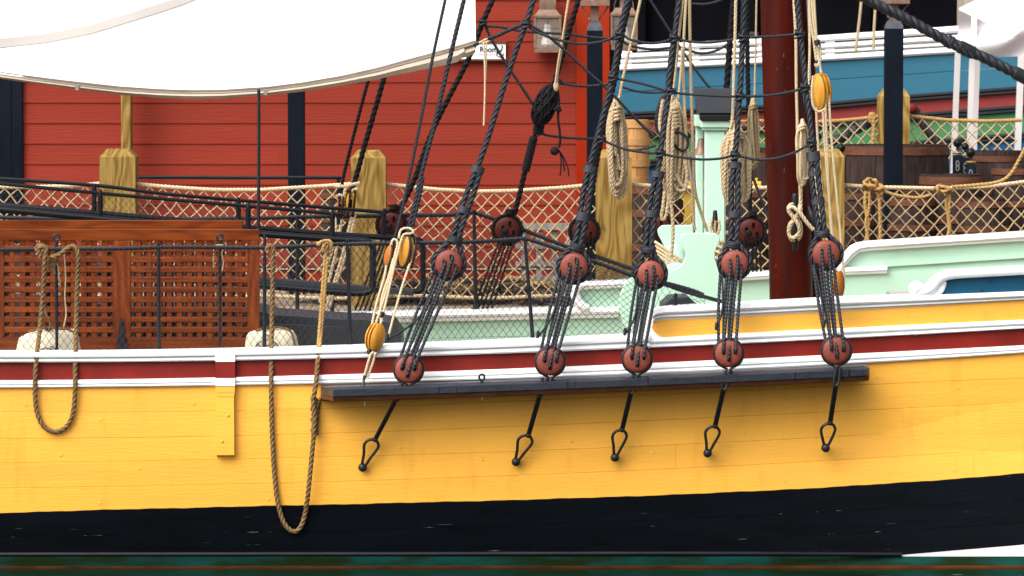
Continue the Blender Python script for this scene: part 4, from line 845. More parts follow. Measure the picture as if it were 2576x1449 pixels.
# ------------------------------------------------------------------ nets
def net(name, mt, parent, xa, xb, top, bot, cw, ch, Yf, r, knots=0, jit=1.5, sides=3, attach=True, fringe=False, kind=True, scal=0):
    m = MB(); rows = max(2, int(round(np.mean([bot(x)-top(x) for x in np.linspace(xa, xb, 5)])/(ch/2)))); cols = int((xb-xa)/cw)+1
    pt = {}
    for j in range(rows+1):
        for i in range(cols+1):
            x = xa + (i + .5*(j % 2))*cw
            if x > xb + 1: continue
            t, b_ = top(x), bot(x)
            if b_ - t < 4: continue
            jx, jy = random.uniform(-jit, jit), random.uniform(-jit, jit)
            if j in (0, rows): jy = 0
            y = t + (b_-t)*j/rows + jy; pt[i, j] = P(min(x+jx, xb), y, Yf(x))
    ang = np.arange(sides)*2*math.pi/sides
    V, F = [], []; k = 0
    def strand(a, b_):
        nonlocal k
        d = b_-a; L = np.linalg.norm(d)
        if L < 1e-5: return
        d = d/L; n1 = np.array((d[2], 0, -d[0])); n1 /= max(np.linalg.norm(n1), 1e-6); n2 = np.cross(d, n1)
        for e in (a, b_):
            for t in ang: V.append(e + r*(math.cos(t)*n1 + math.sin(t)*n2))
        for q in range(sides): F.append((k+q, k+(q+1) % sides, k+sides+(q+1) % sides, k+sides+q))
        k += 2*sides
    for (i, j), a in pt.items():
        for ii in ((i, i-1) if j % 2 == 0 else (i, i+1)):
            b_ = pt.get((ii, j+1))
            if b_ is not None: strand(a, b_)
    if fringe:
        for i in range(cols+1):
            a = pt.get((i, rows))
            if a is not None:
                for q in range(2): strand(a, a + np.array((random.uniform(-.02, .02), -.01, random.uniform(-.028, -.008))))
                a = pt.get((i, 0))
                if a is not None and random.random() < .35: strand(a, a + np.array((random.uniform(-.02, .02), -.01, -.03)))
    if not V: return None
    m.add(V, F)
    if knots:
        for (i, j), a in pt.items():
            q = np.array([(1,0,0),(-1,0,0),(0,1,0),(0,-1,0),(0,0,1),(0,0,-1)], float)*knots*random.uniform(.85, 1.15) + a
            m.add(q, [(0,2,4),(2,1,4),(1,3,4),(3,0,4),(2,0,5),(1,2,5),(3,1,5),(0,3,5)])
    o = m.build(name, mt, parent, sharp=0)
    o["kind"] = 'stuff'; return o
nrope = lin([(-60, 629), (0, 628), (300, 625), (429, 621), (652, 623), (752, 619), (842, 614), (1058, 611), (1208, 608), (1315, 600), (1335, 603), (1425, 633), (1592, 693), (1665, 713), (1717, 731), (1767, 746), (1814, 758)])
nbot = lambda x: rail_top(x) - 2 if x < 1600 else float(np.interp(x, [1600, 1640, 1680, 1720, 1790], [839, 822, 784, 772, 768]))
nY = lambda x: .13
nn_ = thing('safety_net', 'black netting with black rope and iron posts along the near white rail', 'safety net', P(900, 870, .13))
m = MB(); xs = list(range(-60, 1300, 40)) + [1315, 1325, 1340, 1380, 1425, 1500, 1592, 1665, 1717, 1767]
m.rope([P(x, nrope(x), .13) for x in xs], .0165, 12); m.build('top_rope', M['rope_black'], nn_, sharp=60)
m = MB(); m.rope([P(x, y, .13) for x, y in ((1590, 684), (1640, 704), (1690, 716), (1740, 730), (1770, 742))], .016, 12); m.build('rope_splice', M['rope_black'], nn_, sharp=60)
m = MB(); m.tube([P(1766, 745, .13), P(1816, 759, .13)], .014, 10); m.build('turnbuckle', M['ironblack'], nn_)
net('netting', M['net_black'], nn_, -60, 1640, nrope, nbot, 18.4, 23, nY, .0020, jit=1.0, fringe=True)
m = MB(); net('netting', M['net_black'], nn_, 1640, 1780, gap(nrope, 2), nbot, 18, 22, nY, .0018, jit=2.5)
for x0, y0, x1, y1 in ((399, 610, 400, 884), (666, 588, 665, 880), (873, 603, 882, 874), (1320, 596, 1341, 857), (1857-157, 738, 1699, 771)):
    m = MB(); m.tube([P(x0, y0, .13), P(x1, y1+4, .13)], [.011, .0145], 10); m.box(P(x1-11, y1+5, .10), P(x1+11, y1+2, .2)); m.build('stanchion', M['ironblack'], nn_)
for x in (142, 553):
    m = MB(); c = P(x, 597, .24)
    m.tube([c + np.array((.021*math.cos(a), 0, .021*math.sin(a))) for a in np.linspace(0, 2*math.pi, 13)[:-1]], .0075, 8, closed=True, sub=3); m.tube([c - np.array((0, 0, .022)), P(x, 640, .24), P(x+1, 878, .24)], [.012, .012, .011], 10)
    m.build('ring_bolt_rod', M['ironblack'], None, ('tall black ring-headed rod in front of the wooden screen above canvas bag' if x < 300 else 'tall black ring-headed rod with a scrap of tan cord tied on it'), 'iron rod', 'ring-headed rods before the wooden screen')
frope = lin([(-60, 546), (0, 547), (117, 550), (402, 552), (669, 548), (832, 544), (969, 543), (1142, 540), (1192, 534), (1259, 556), (1425, 620), (1592, 676), (1660, 690)])
fn = thing('safety_net', 'black netting with black rope and iron posts along the far mint rail', 'safety net', P(1000, 790, 6.2))
m = MB(); m.rope([P(x, frope(x), 6.2) for x in list(range(-60, 1180, 60)) + [1185, 1200, 1259, 1340, 1425, 1510, 1592, 1650]], .020, 12); m.build('top_rope', M['rope_black'], fn, sharp=60)
net('netting', M['net_black'], fn, -60, 1640, frope, lambda x: cA(x)-2 if x < 1440 else 705, 16, 20, lambda x: 6.2, .0022, jit=1.0)
for x0, y0, x1, y1 in ((1192, 528, 1197, 778), (836, 535, 836, 800), (748, 545, 748, 792), (1480, 630, 1485, 705)):
    m = MB(); m.tube([P(x0, y0, 6.18), P(x1, y1, 6.18)], [.014, .018], 10); m.build('stanchion', M['ironblack'], fn)

# ------------------------------------------------------------------ gangway
gw = thing('gangway', 'black pipe gangway with handrails sloping down onto the ship', 'gangway', P(900, 740, 4.2))
def pipe(name, pts, Y, r, n=10): m = MB(); m.tube(pxs(pts, Y), r, n, sub=5); return m.build(name, M['black'], gw)
pipe('handrail', [(-60, 446), (237, 466), (429, 489), (832, 523), (952, 533), (964, 537), (967, 548), (966, 570)], 4.9, .0155)
pipe('handrail', [(-60, 456), (250, 486), (429, 502), (832, 537), (846, 541), (851, 550), (851, 565)], 3.9, .0150)
pipe('side_frame', [(-60, 511), (429, 552), (611, 571), (832, 589), (981, 598), (1040, 601), (1058, 606), (1064, 620), (1064, 650), (1064, 715), (1061, 728), (1050, 733), (980, 730), (800, 716), (600, 697), (300, 668), (-60, 634)], 4.9, .0235, 12)
pipe('side_frame', [(-60, 521), (429, 566), (654, 588), (832, 601), (905, 605), (927, 609), (938, 622), (938, 650), (938, 712), (936, 728), (925, 735), (880, 737), (700, 722), (300, 690), (-60, 660)], 3.9, .0275, 12)
for x, y0, y1, Y in ((237, 463, 545, 4.9), (252, 476, 552, 3.9), (600, 496, 552, 4.9), (624, 509, 575, 3.9), (836, 528, 600, 3.9), (966, 524, 600, 4.9)):
    m = MB(); m.tube([P(x, y0, Y), P(x, y0+14, Y), P(x, y1, Y)], [.010, .021, .021], 10); m.build('gangway_post', M['black'], gw)
net('gangway_netting', M['net_black'], gw, -40, 640, lin([(-60, 458), (250, 488), (429, 504), (640, 522)]), lin([(-60, 519), (429, 564), (640, 585)]), 17, 21, lambda x: 3.92, .0021, jit=1.2)
m = MB(); a, b_, c, d = P(-60, 640, 3.95), P(1040, 732, 3.95), P(1040, 728, 4.85), P(-60, 634, 4.85); m.prism([a, b_, c, d], (0, 0, -.04)); m.build('walkway', M['hatch'], gw)
m = MB(); m.tube([P(651, 225, 1.9), P(651, 400, 1.9), P(650, 582, 1.9)], .0125, 10); m.build('awning_pole', M['ironblack'], None, 'thin black upright pole between the sail and the wooden screen', 'pole')

# ------------------------------------------------------------------ varnished grating screen
gs = thing('grating_screen', 'varnished brown wooden lattice screen standing behind the near net', 'lattice screen', P(325, 884, 1.3))
def beam(parent, name, mt, x0, y0, x1, y1, Y, t, b=.003):
    p, q = P(x0, y1, Y), P(x1, y0, Y); m = MB(); m.bbox((p[0], Y, p[2]), (q[0], Y+t, q[2]), b); return m.build(name, mt, parent, sharp=18)
GYs = 1.25
beam(gs, 'top_rail', M['varnish'], -60, 577, 652, 605.5, GYs, .05); beam(gs, 'bottom_rail', M['varnish'], -60, 850, 652, 900, GYs, .05)
beam(gs, 'stile', M['varnish_v'], 287, 606, 328, 849.5, GYs, .05); beam(gs, 'stile', M['varnish_v'], 624.5, 606, 652, 849.5, GYs, .05); beam(gs, 'stile', M['varnish_v'], -60, 606, 9, 849.5, GYs, .05)
def lattice(x0, x1, xs, Y, ys, tag_=None):
    edges = [606]
    hh = 6.2
    prev = 606
    for y in ys + [None]:
        e = (y - hh) if y else 849.5
        if e - prev > 2: beam(gs, 'slat', M['varnish'], x0, prev, x1, e, Y+.004, .028)
        prev = (y + hh) if y else None
    prev = x0
    for x in xs + [None]:
        e = (x - 6.4) if x else x1
        if e - prev > 2: beam(gs, 'slat', M['varnish_v'], prev, 606, e, 849.5, Y+.009, .026)
        prev = (x + 6.4) if x else None
ysg = [613, 640, 666, 691.5, 717, 742, 767, 792, 817, 843]
lattice(9, 287, [17, 43.5, 69.5, 95.5, 121, 147, 172.5, 198, 223.5, 249.5, 276], GYs, ysg); lattice(328, 624.5, [335, 361.5, 387.5, 413, 438.5, 464, 489, 515, 540.5, 565.5, 590.5, 615.5], GYs, ysg)
beam(gs, 'rear_rail', M['varnish'], -60, 554, 610, 578, 1.7, .05)
for y in ysg: beam(gs, 'rear_slat', M['varnish'], -60, y+3.5, 610, y+17.5, 1.72, .03)
for x in list(range(10, 290, 52)) + list(range(337, 600, 26)): beam(gs, 'rear_slat', M['varnish_v'], x, 580, x+(20 if x > 300 else 15), 880, 1.76, .03)
m = MB(); m.prism([P(x, y, GYs-.004) for x, y in ((301, 806), (303, 801), (307, 801), (310, 806), (320, 880), (293, 880))], (0, -.012, 0), .002)
for x, y in ((306, 810), (306, 843), (298, 872), (315, 872)): m.ball(P(x, y, GYs-.018), .006, 8)
m.build('strap_hinge', M['ironblack'], gs)

# deck hatch box
hb = thing('deck_hatch', 'dark grey painted deck box behind the near net', 'deck box', P(850, 880, 2.2))
m = MB(); m.prism([P(x, y, 2.2) for x, y in ((-60, 905), (-60, 752), (640, 780), (692, 792), (880, 804), (905, 803), (985, 812), (1008, 845), (1008, 905))], (0, .9, 0), .004); m.build('box_side', M['hatch'], hb)
m = MB(); m.prism([P(x, y, 2.14) for x, y in ((690, 905), (690, 815), (860, 822), (876, 838), (876, 905))], (0, .05, 0), .004); m.build('step_board', M['hatch'], hb)
m = MB(); m.prism([P(x, y, 1.5) for x, y in ((1664, 795), (1665, 768), (1687, 749), (1731, 747), (1754, 768), (1756, 795))], (0, .5, 0), .01); m.build('skylight', M['hatch'], None, 'small dark glazed hatch behind the raised rail near the windlass', 'hatch')

# ------------------------------------------------------------------ windlass and belfry
wl = thing('windlass', 'mint painted windlass with scroll shaped boards and turns of tan rope', 'windlass', P(1740, 800, 2.4))
def board(parent, name, mt, pts, Y, t, bev=.006):
    c_ = catmull([np.array((x, y, 0.0)) for x, y in pts], True, 4)
    m = MB(); m.prism([P(x, y, Y) for x, y, _ in c_], (0, t, 0), bev); return m.build(name, mt, parent, sharp=25)
fb = [(1668, 690), (1690, 681), (1708, 672), (1720, 658), (1725, 644), (1722, 630), (1713, 616), (1711, 602), (1715, 592), (1725, 587), (1760, 587), (1795, 587), (1806, 592), (1811, 602), (1808, 614), (1800, 630), (1799, 650), (1804, 664), (1812, 674), (1813, 700), (1813, 830), (1740, 850), (1600, 852), (1578, 832), (1563, 800), (1557, 770), (1561, 740), (1574, 712), (1592, 697), (1630, 694)]
board(wl, 'front_bitt', M['mint'], fb, 2.4, .09)
rb = [(1660, 572), (1670, 567), (1700, 567), (1736, 567), (1744, 574), (1746, 700), (1690, 760), (1660, 760), (1662, 700), (1672, 660), (1674, 630), (1666, 610), (1657, 592), (1655, 580)]
board(wl, 'rear_bitt', M['mint'], rb, 4.1, .09)
m = MB(); a, b_ = P(1700, 690, 2.5), P(1700, 640, 4.1); m.tube([a, b_], .09, 18); m.build('barrel_drum', M['mint'], wl)
m = MB()
for k in range(8):
    m.rope(pxs([(1648+k*2, 608+k*11, 2.62), (1664+k*2, 619+k*11, 2.56), (1690+k*2, 638+k*10, 2.53), (1716, 657+k*9, 2.53), (1738, 672+k*8, 2.56)]), .0125, 9)
m.build('rope_turns', M['rope_tan'], wl, sharp=60)
bf = thing('belfry', 'mint painted ship bell post with a dark grey pitched roof', 'belfry', P(1795, 780, 3.2))
def fbx(name, mt, x0, y0, x1, y1, Y, d, b=.006): p, q = P(x0, y1, Y), P(x1, y0, Y); m = MB(); m.bbox((p[0], Y, p[2]), (q[0], Y+d, q[2]), b); return m.build(name, mt, bf, sharp=18)
fbx('post', M['mint'], 1773, 327, 1826, 800, 3.1, .17, .012); fbx('capital', M['mint'], 1763, 304, 1838, 321, 3.05, .27); fbx('capital', M['mint'], 1768, 321.5, 1832, 328, 3.07, .24)
fbx('post', M['mint'], 1750, 310, 1771, 800, 3.75, .14, .01); fbx('beam', M['mint'], 1748, 290, 1764, 318, 3.35, .5)
m = MB(); xl0, xr0, xl1, xr1 = 1745, 1842, 1757, 1846
pts = [P(1744, 222, 3.30), P(1750, 258, 3.08), P(1757, 285, 2.98), P(1757, 303, 2.98), P(1752, 303, 3.85), P(1744, 222, 3.5)]
pr = [(222, 3.32), (235, 3.22), (255, 3.10), (275, 3.01), (284, 2.97), (285, 3.0), (292, 2.99), (303, 3.02), (303, 3.85), (284, 3.88), (222, 3.52)]
lx = [1745, 1746.5, 1749.5, 1754, 1757, 1760, 1760, 1763, 1758, 1752, 1745]
v = [P(x, y, Y) for (y, Y), x in zip(pr, lx)]; v2 = [P(1848, y, Y) for (y, Y) in pr]; n = len(pr)
m.add(v+v2, [(j, (j+1) % n, n+(j+1) % n, n+j) for j in range(n)] + [tuple(range(n-1, -1, -1)), tuple(n+j for j in range(n))]); m.build('roof', M['hatch'], bf)
m = MB(); m.lathe([(.004, .12), (.022, .115), (.028, .09), (.036, .05), (.055, .01), (.066, -.012), (.06, -.014)], P(1764, 386, 3.45), 'z', 20); m.build('bell', M['lantern'], bf)
bpn = thing('belaying_pin', 'black belaying pin with tan rope turns beside the mint belfry post', 'belaying pin', P(1799, 590, 2.9))
pin(bpn, 1799, 529, 590, 2.9, 'pin_shaft')
m = MB(); m.rope(pxs([(1790, 552), (1788, 572), (1796, 590), (1806, 600), (1812, 620), (1806, 650), (1810, 680), (1815, 700)], 2.85), .0125, 9); m.rope(pxs([(1808, 552), (1810, 575), (1802, 592), (1798, 575), (1800, 556)], 2.88), .0125, 9)
for k in range(5): m.rope(pxs([(1800-k, 600+k*16, 2.86), (1812, 606+k*16, 2.8), (1822-k, 618+k*16, 2.84), (1808, 626+k*16, 2.9)]), .0125, 9, closed=True, sub=5)
m.build('rope_turns', M['rope_tan'], bpn, sharp=60)

# ------------------------------------------------------------------ canvas bags and hanging loops
def bag(x0, x1, yt, yb, pts, lab):
    t = thing('fender_bag', lab, 'canvas bag', P((x0+x1)/2, yb, .45), 'cream canvas bags sitting behind the near rail')
    m = MB(); c_ = catmull([np.array((x, y, 0)) for x, y in pts], True, 4); n = len(c_)
    cen = np.array(((x0+x1)/2, (yt+yb)/2))
    rows = []
    for k, (sc_, Y) in enumerate(((.80, .33), (.93, .35), (1, .42), (1, .60), (.93, .68), (.8, .70))):
        rows += [P(cen[0]+(x-cen[0])*sc_, cen[1]+(y-cen[1])*sc_ + 2*math.sin(x/13+k), Y) for x, y, _ in c_]
    f = [(i*n+j, i*n+(j+1) % n, (i+1)*n+(j+1) % n, (i+1)*n+j) for i in range(5) for j in range(n)] + [tuple(range(n-1, -1, -1)), tuple(5*n+j for j in range(n))]
    m.add(np.array(rows), f); m.build('bag_body', M['bag'], t, sharp=60)
    m = MB(); m.rope([P(x, y, .34) for x, y in ((x0+26, yt+6), ((x0+x1)/2-10, yt-4), ((x0+x1)/2+20, yt-3), (x1-20, yt+4), (x1-10, yt+30), (x1-8, yt+50))], .009, 9)
    xc = (x0+x1)/2 - 2
    for k in range(46): a = random.uniform(-1.3, 1.3); L = random.uniform(8, 20); m.tube([P(xc+random.uniform(-8, 8), yt+1, .33), P(xc+L*math.sin(a), yt+2-L*.55*math.cos(a), .33+random.uniform(-.05, .05))], .0025, 3)
    m.build('frayed_rope', M['rope_brown'], t)
    return t
b1 = bag(45, 202, 829, 905, [(45, 862), (55, 846), (80, 833), (120, 829), (165, 830), (188, 829), (195, 838), (201, 870), (203, 910), (124, 912), (46, 910)], 'cream canvas bag beneath the short looped brown rope')
b2 = bag(617, 749, 827, 900, [(617, 868), (621, 845), (633, 832), (660, 827), (700, 827), (733, 829), (744, 842), (750, 868), (751, 905), (684, 908), (616, 905)], 'cream canvas bag printed with a dark wheel emblem behind the rail')
m = MB(); c = P(672, 884, .325); s = mpp(.33)
def arc(cx, cy, r, a0, a1, w=.0035): m.tube([P(cx + r*math.cos(t), cy - r*math.sin(t)*.9, .318) for t in np.linspace(R(a0), R(a1), 12)], w, 6)
arc(672, 882, 30, 10, 172); arc(672, 882, 14, 0, 180); m.tube([P(664, 850, .318), P(672, 842, .318), P(680, 850, .318), P(682, 862, .318)], .0035, 6)
for a in (40, 75, 110, 145): m.tube([P(672 + 14*math.cos(R(a)), 882 - 13*math.sin(R(a)), .318), P(672 + 30*math.cos(R(a)), 882 - 27*math.sin(R(a)), .318)], .003, 6)
m.build('wheel_emblem', M['ink'], b2)
m = MB(); arc(117, 895, 22, 20, 160); arc(180-60, 898, 30, 30, 80); m.build('wheel_emblem', M['ink'], b1)
def outY(y): return .02 if y < 870 else (-.12 if y > 905 else float(np.interp(y, [870, 905], [-.02, -.12])))
l1 = [(96, 632), (100, 622), (112, 620), (116, 632), (112, 660), (108, 740), (100, 830), (92, 900), (88, 965), (90, 1020), (98, 1052), (114, 1076), (140, 1086), (166, 1074), (182, 1045), (188, 1000), (189, 960), (190, 890), (192, 800), (195, 700), (197, 650), (193, 628), (182, 619), (168, 626), (150, 640), (128, 648)]
rp('hanging_rope', l1, None, .0150, 'rope_brown', 'short brown rope looped over the net rope and down the hull', extra=None) if False else None
m = MB(); m.rope([P(x, y, outY(y) - (.03 if y < 700 else 0)) for x, y in l1], .0185, 12)
m.rope([P(x, y, .06) for x, y in ((96, 634), (90, 626), (98, 616), (112, 622), (104, 640), (100, 650))], .014, 12); m.rope([P(x, y, .05) for x, y in ((128, 646), (140, 652), (136, 670), (124, 664), (126, 648), (150, 640), (158, 634))], .013, 12); m.rope([P(x, y, .04) for x, y in ((118, 660), (128, 676), (137, 688))], .013, 12); m.rope([P(x, y, .2) for x, y in ((110, 760), (116, 790), (126, 812), (124, 830))], .010, 9)
m.build('hanging_rope', M['rope_brown'], None, 'short brown rope loop hanging over the rail beside canvas bag', 'rope loop', 'rope loops hanging over the rail', sharp=60)
l2 = [(672, 632), (674, 620), (684, 618), (687, 632), (686, 700), (684, 800), (683, 880), (682, 960), (683, 1040), (686, 1120), (691, 1200), (700, 1270), (716, 1318), (738, 1337), (756, 1326), (768, 1290), (776, 1230), (784, 1150), (790, 1085), (792, 1050), (788, 1010), (794, 970), (800, 900), (806, 820), (812, 740), (818, 670), (823, 625), (820, 612)]
m = MB(); m.rope([P(x, y, outY(y) - (.05 if y > 960 and x > 770 else 0)) for x, y in l2], .0185, 12)
for k in range(7): m.rope([P(x, y, -.14) for x, y in ((784+k % 2*4, 1000+k*13), (796, 1004+k*13), (800-k % 3*2, 1014+k*13), (788, 1010+k*13))], .0125, 9, closed=True, sub=4)
m.rope([P(x, y, -.10) for x, y in ((806, 1000), (800, 1040), (797, 1070), (790, 1090))], .010, 9)
m.build('hanging_rope', M['rope_brown'], None, 'long brown rope loop with a knotted side hanging low over the black hull', 'rope loop', 'rope loops hanging over the rail', sharp=60)
m = MB()
m.rope([P(x, y, .08) for x, y in ((800, 612), (814, 606), (828, 606), (834, 614), (826, 630), (816, 634), (812, 622), (822, 612), (832, 622), (828, 640), (820, 648))], .0125, 12)
for q in ([(818, 640), (812, 720), (806, 800), (800, 880), (795, 950)], [(824, 645), (817, 730), (809, 820), (803, 890), (796, 960)]): m.rope([P(x, y, outY(y)-.02) for x, y in q], .0135, 9)
m.wrap(P(796, 614, .08), P(806, 614, .08), .017, 2)
m.build('gold_rope', M['rope_gold'], None, 'golden rope knotted over net rope and joined to the long loop', 'rope', sharp=60)
m = MB(); m.rope(pxs([(160, 632), (163, 660), (165, 700), (163, 745), (166, 790), (160, 822)], .10), .0055, 6); m.rope(pxs([(140, 650), (146, 670), (148, 700), (151, 708)], .10), .0055, 6); m.build('tan_cord', M['rope_tan'], None, 'thin tan cord hanging beside the ring-headed rod to the bag', 'cord', sharp=60)
m = MB(); m.rope(pxs([(537, 672), (537, 640), (540, 620), (556, 616), (562, 622), (558, 640), (562, 660), (558, 682)], .19), .0055, 6); m.build('tan_cord', M['rope_tan'], None, 'scrap of tan cord tied to the ring-headed rod by the dark stile', 'cord', sharp=60)

# ------------------------------------------------------------------ pier: pine posts and rope fences
def pile(x0, x1, yt, Y, lab):
    h = 20*mpp(Y); a, b_ = P(x0, yt+20, Y), P(x1, yt, Y); w = b_[0]-a[0]; zt = b_[2]; zs = a[2]; x_0, x_1 = a[0], b_[0]; z0 = PZ - .02; i = w*.19
    v = [(x_0, Y, z0), (x_1, Y, z0), (x_1, Y+w, z0), (x_0, Y+w, z0), (x_0, Y, zs), (x_1, Y, zs), (x_1, Y+w, zs), (x_0, Y+w, zs), (x_0+i, Y+i, zt), (x_1-i, Y+i, zt), (x_1-i, Y+w-i, zt), (x_0+i, Y+w-i, zt)]
    m = MB(); m.add(v, [(0, 3, 2, 1), (0, 1, 5, 4), (1, 2, 6, 5), (2, 3, 7, 6), (3, 0, 4, 7), (4, 5, 9, 8), (5, 6, 10, 9), (6, 7, 11, 10), (7, 4, 8, 11), (8, 9, 10, 11)])
    return m.build('pine_post', M['pine'], None, lab, 'wooden post', 'square pine posts of the pier fence', sharp=20)
FY = 8.5
pile(250, 340, 375, FY, 'square pine post with knot standing above the wooden lattice screen'); pile(882, 970, 378, FY, 'square pine post behind the two far pulley blocks')
pile(1500, 1590, 377, FY, 'square pine post in front of the pale oak barrel'); pile(2052, 2125, 375, FY, 'square pine post behind the cream tackle ropes by the mast'); pile(2213, 2289, 222, 14, 'tall back pine post directly behind a black lamp post')
FG = 'rope net fences between the pine posts'
def fence(name, kn, yb, Y, lab, cw=34, ch=36, r=.021, rn=.0065, kk=.013, mt='rope_cream', bot=True):
    f = lin(kn); x0, x1 = kn[0][0], kn[-1][0]
    t = thing('rope_fence', lab, 'rope fence', P((x0+x1)/2, yb, Y), FG)
    m = MB(); m.rope([P(x, f(x), Y) for x in np.linspace(x0, x1, max(6, int((x1-x0)/40)))], r, 12, pitch=5); m.build('top_rope', M[mt], t, sharp=60)
    if bot: m = MB(); m.rope([P(x, yb + 3*math.sin(x/60), Y) for x in np.linspace(x0, x1, max(6, int((x1-x0)/40)))], r*.95, 12, pitch=5); m.build('bottom_rope', M[mt], t, sharp=60)
    net('netting', M['net_tan'], t, x0+2, x1-2, lambda x: f(x)+4, lambda x: yb, cw, ch, lambda x: Y, rn, knots=kk, jit=2.2, sides=4)
    return t
FM = FY + .14
fence('f', [(-60, 470), (60, 471), (180, 468), (250, 462)], 748, FM, 'rope net fence behind the gangway handrails, ending at the knotted pine post')
fence('f', [(340, 462), (402, 469), (536, 478), (652, 478), (832, 467), (882, 463)], 748, FM, 'rope net fence crossing a black lamp post in front of red wall')
fence('f', [(970, 463), (1100, 477), (1200, 482), (1300, 480), (1420, 472), (1500, 464)], 747, FM, 'rope net fence in front of the grey pallet and red wall')
fence('f', [(1590, 464), (1700, 472), (1800, 474), (1920, 473), (2052, 465)], 747, FM, 'rope net fence behind the belfry and the mast')
fence('f', [(2125, 466), (2200, 471), (2350, 474), (2480, 470), (2576, 458), (2660, 446)], 747, FM, 'rope net fence in front of the dark barrels')
fence('f', [(1590, 305), (1750, 312), (1910, 304), (2050, 307), (2150, 301), (2213, 292)], 400, 14.2, 'back rope net fence before the green hull band beside the mast', 31, 30, .022, .0075, .014, 'rope_gold', False)
fence('f', [(2289, 292), (2383, 302), (2480, 305), (2570, 302)], 400, 14.2, 'back rope net fence before the green hull band under the white tent', 31, 30, .022, .0075, .014, 'rope_gold', False)
m = MB(); m.rope(pxs([(2186, 298), (2192, 286), (2200, 290), (2196, 306), (2188, 302), (2194, 292), (2198, 320), (2196, 345), (2194, 368)], 14.0), .022, 9); m.build('knotted_rope', M['rope_gold'], None, 'tan rope knotted on the back fence beside the tall pine post', 'rope')
m = MB()
for k in range(6): cx_, cy_, rot = 2192+random.uniform(-12, 14), 466+random.uniform(-5, 7), random.uniform(0, 3); m.rope(pxs([(cx_+19*math.cos(t)*math.cos(rot)-9*math.sin(t)*math.sin(rot), cy_+(19*math.cos(t)*math.sin(rot)+9*math.sin(t)*math.cos(rot))*.7, FY-.06+.07*math.sin(t+k)) for t in np.linspace(0, 6.28, 8)[:-1]]), .017, 9, closed=True, sub=5)
m.rope(pxs([(2178, 480), (2176, 520), (2184, 560), (2180, 600), (2178, 640)], FY-.05), .019, 9); m.rope(pxs([(2188, 480), (2186, 525), (2178, 560), (2184, 605), (2186, 640)], FY-.06), .016, 9); m.rope(pxs([(2208, 462), (2212, 500), (2214, 560), (2214, 640)], FY-.05), .019, 9)
m.rope(pxs([(2220, 480), (2260, 492), (2310, 497), (2340, 490)], FY-.06), .016, 9); m.build('knotted_rope', M['rope_gold'], None, 'golden rope with a big knot hanging on fence before the dark vat', 'rope', sharp=60)
m = MB()
for k in range(5): cx_, cy_, rot = 2370+random.uniform(-14, 12), 474+random.uniform(-4, 5), random.uniform(0, 3); m.rope(pxs([(cx_+15*math.cos(t)*math.cos(rot)-7*math.sin(t)*math.sin(rot), cy_+(15*math.cos(t)*math.sin(rot)+7*math.sin(t)*math.cos(rot))*.7, FY-.06+.06*math.sin(t+k)) for t in np.linspace(0, 6.28, 8)[:-1]]), .016, 9, closed=True, sub=5)
m.rope(pxs([(2380, 470), (2388, 500), (2386, 540), (2388, 590), (2384, 640)], FY-.05), .020, 9); m.rope(pxs([(2384, 480), (2380, 520), (2390, 570), (2380, 600)], FY-.06), .014, 9)
m.rope(pxs([(2395, 470), (2450, 466), (2510, 458), (2540, 440), (2562, 405), (2580, 370)], FY-.07), .018, 9); m.build('knotted_rope', M['rope_gold'], None, 'golden rope tied on fence and rising steeply towards the tent leg', 'rope', sharp=60)
rl = MB(); rl.tube(pxs([(343, 560), (343, 452), (346, 447), (360, 446), (600, 447), (838, 447), (848, 449), (851, 456), (851, 560)], 9.6), .0165, 10); rl.build('pipe_railing', M['black'], None, 'plain black pipe railing in front of the red wall behind the fence', 'railing')
def rope_heap(x0, x1, yt, yb, Y, n, lab):
    m = MB()
    for k in range(n):
        x = random.uniform(x0, x1); hgt = (yb-yt)*(1 - abs((x-(x0+x1)/2)/((x1-x0)/2))**4); y = yb - hgt*random.random(); a = random.uniform(15, 42); d = random.random()*1.1
        pts = [(x + a*math.cos(t) + random.uniform(-6, 6), y + a*.28*math.sin(t) + random.uniform(-5, 5), Y + d + .25*math.sin(t)) for t in np.linspace(0, 5.6, 7)]
        m.rope(pxs(pts), random.choice((.018, .024, .028)), 6, rings=6)
    return m
hp = thing('rope_pile', 'heap of old brown and black rope lying on the pier behind the net fence', 'rope pile', P(1100, 770, 9))
rope_heap(760, 1470, 712, 785, 8.9, 110, '').build('brown_rope', M['rope_brown'], hp, sharp=60); rope_heap(760, 1470, 708, 785, 8.9, 80, '').build('black_rope', M['rope_black'], hp, sharp=60); rope_heap(980, 1460, 700, 770, 9.0, 40, '').build('gold_rope', M['rope_gold'], hp, sharp=60)
# weathered pallet
pl = thing('pallet', 'weathered grey slatted pallet leaning before the red wall', 'pallet', P(1375, 720, 10.2))
for y0, y1 in ((562, 579), (613, 626), (658, 670), (694, 708)):
    beam(pl, 'slat', M['greywood'], 1296 if y0 > 600 else 1312, y0, 1452, y1, 10.2, .03)
for x in (1318, 1356, 1395, 1434): beam(pl, 'slat', M['greywood'], x-7, 579, x+8, 720, 10.235, .03)

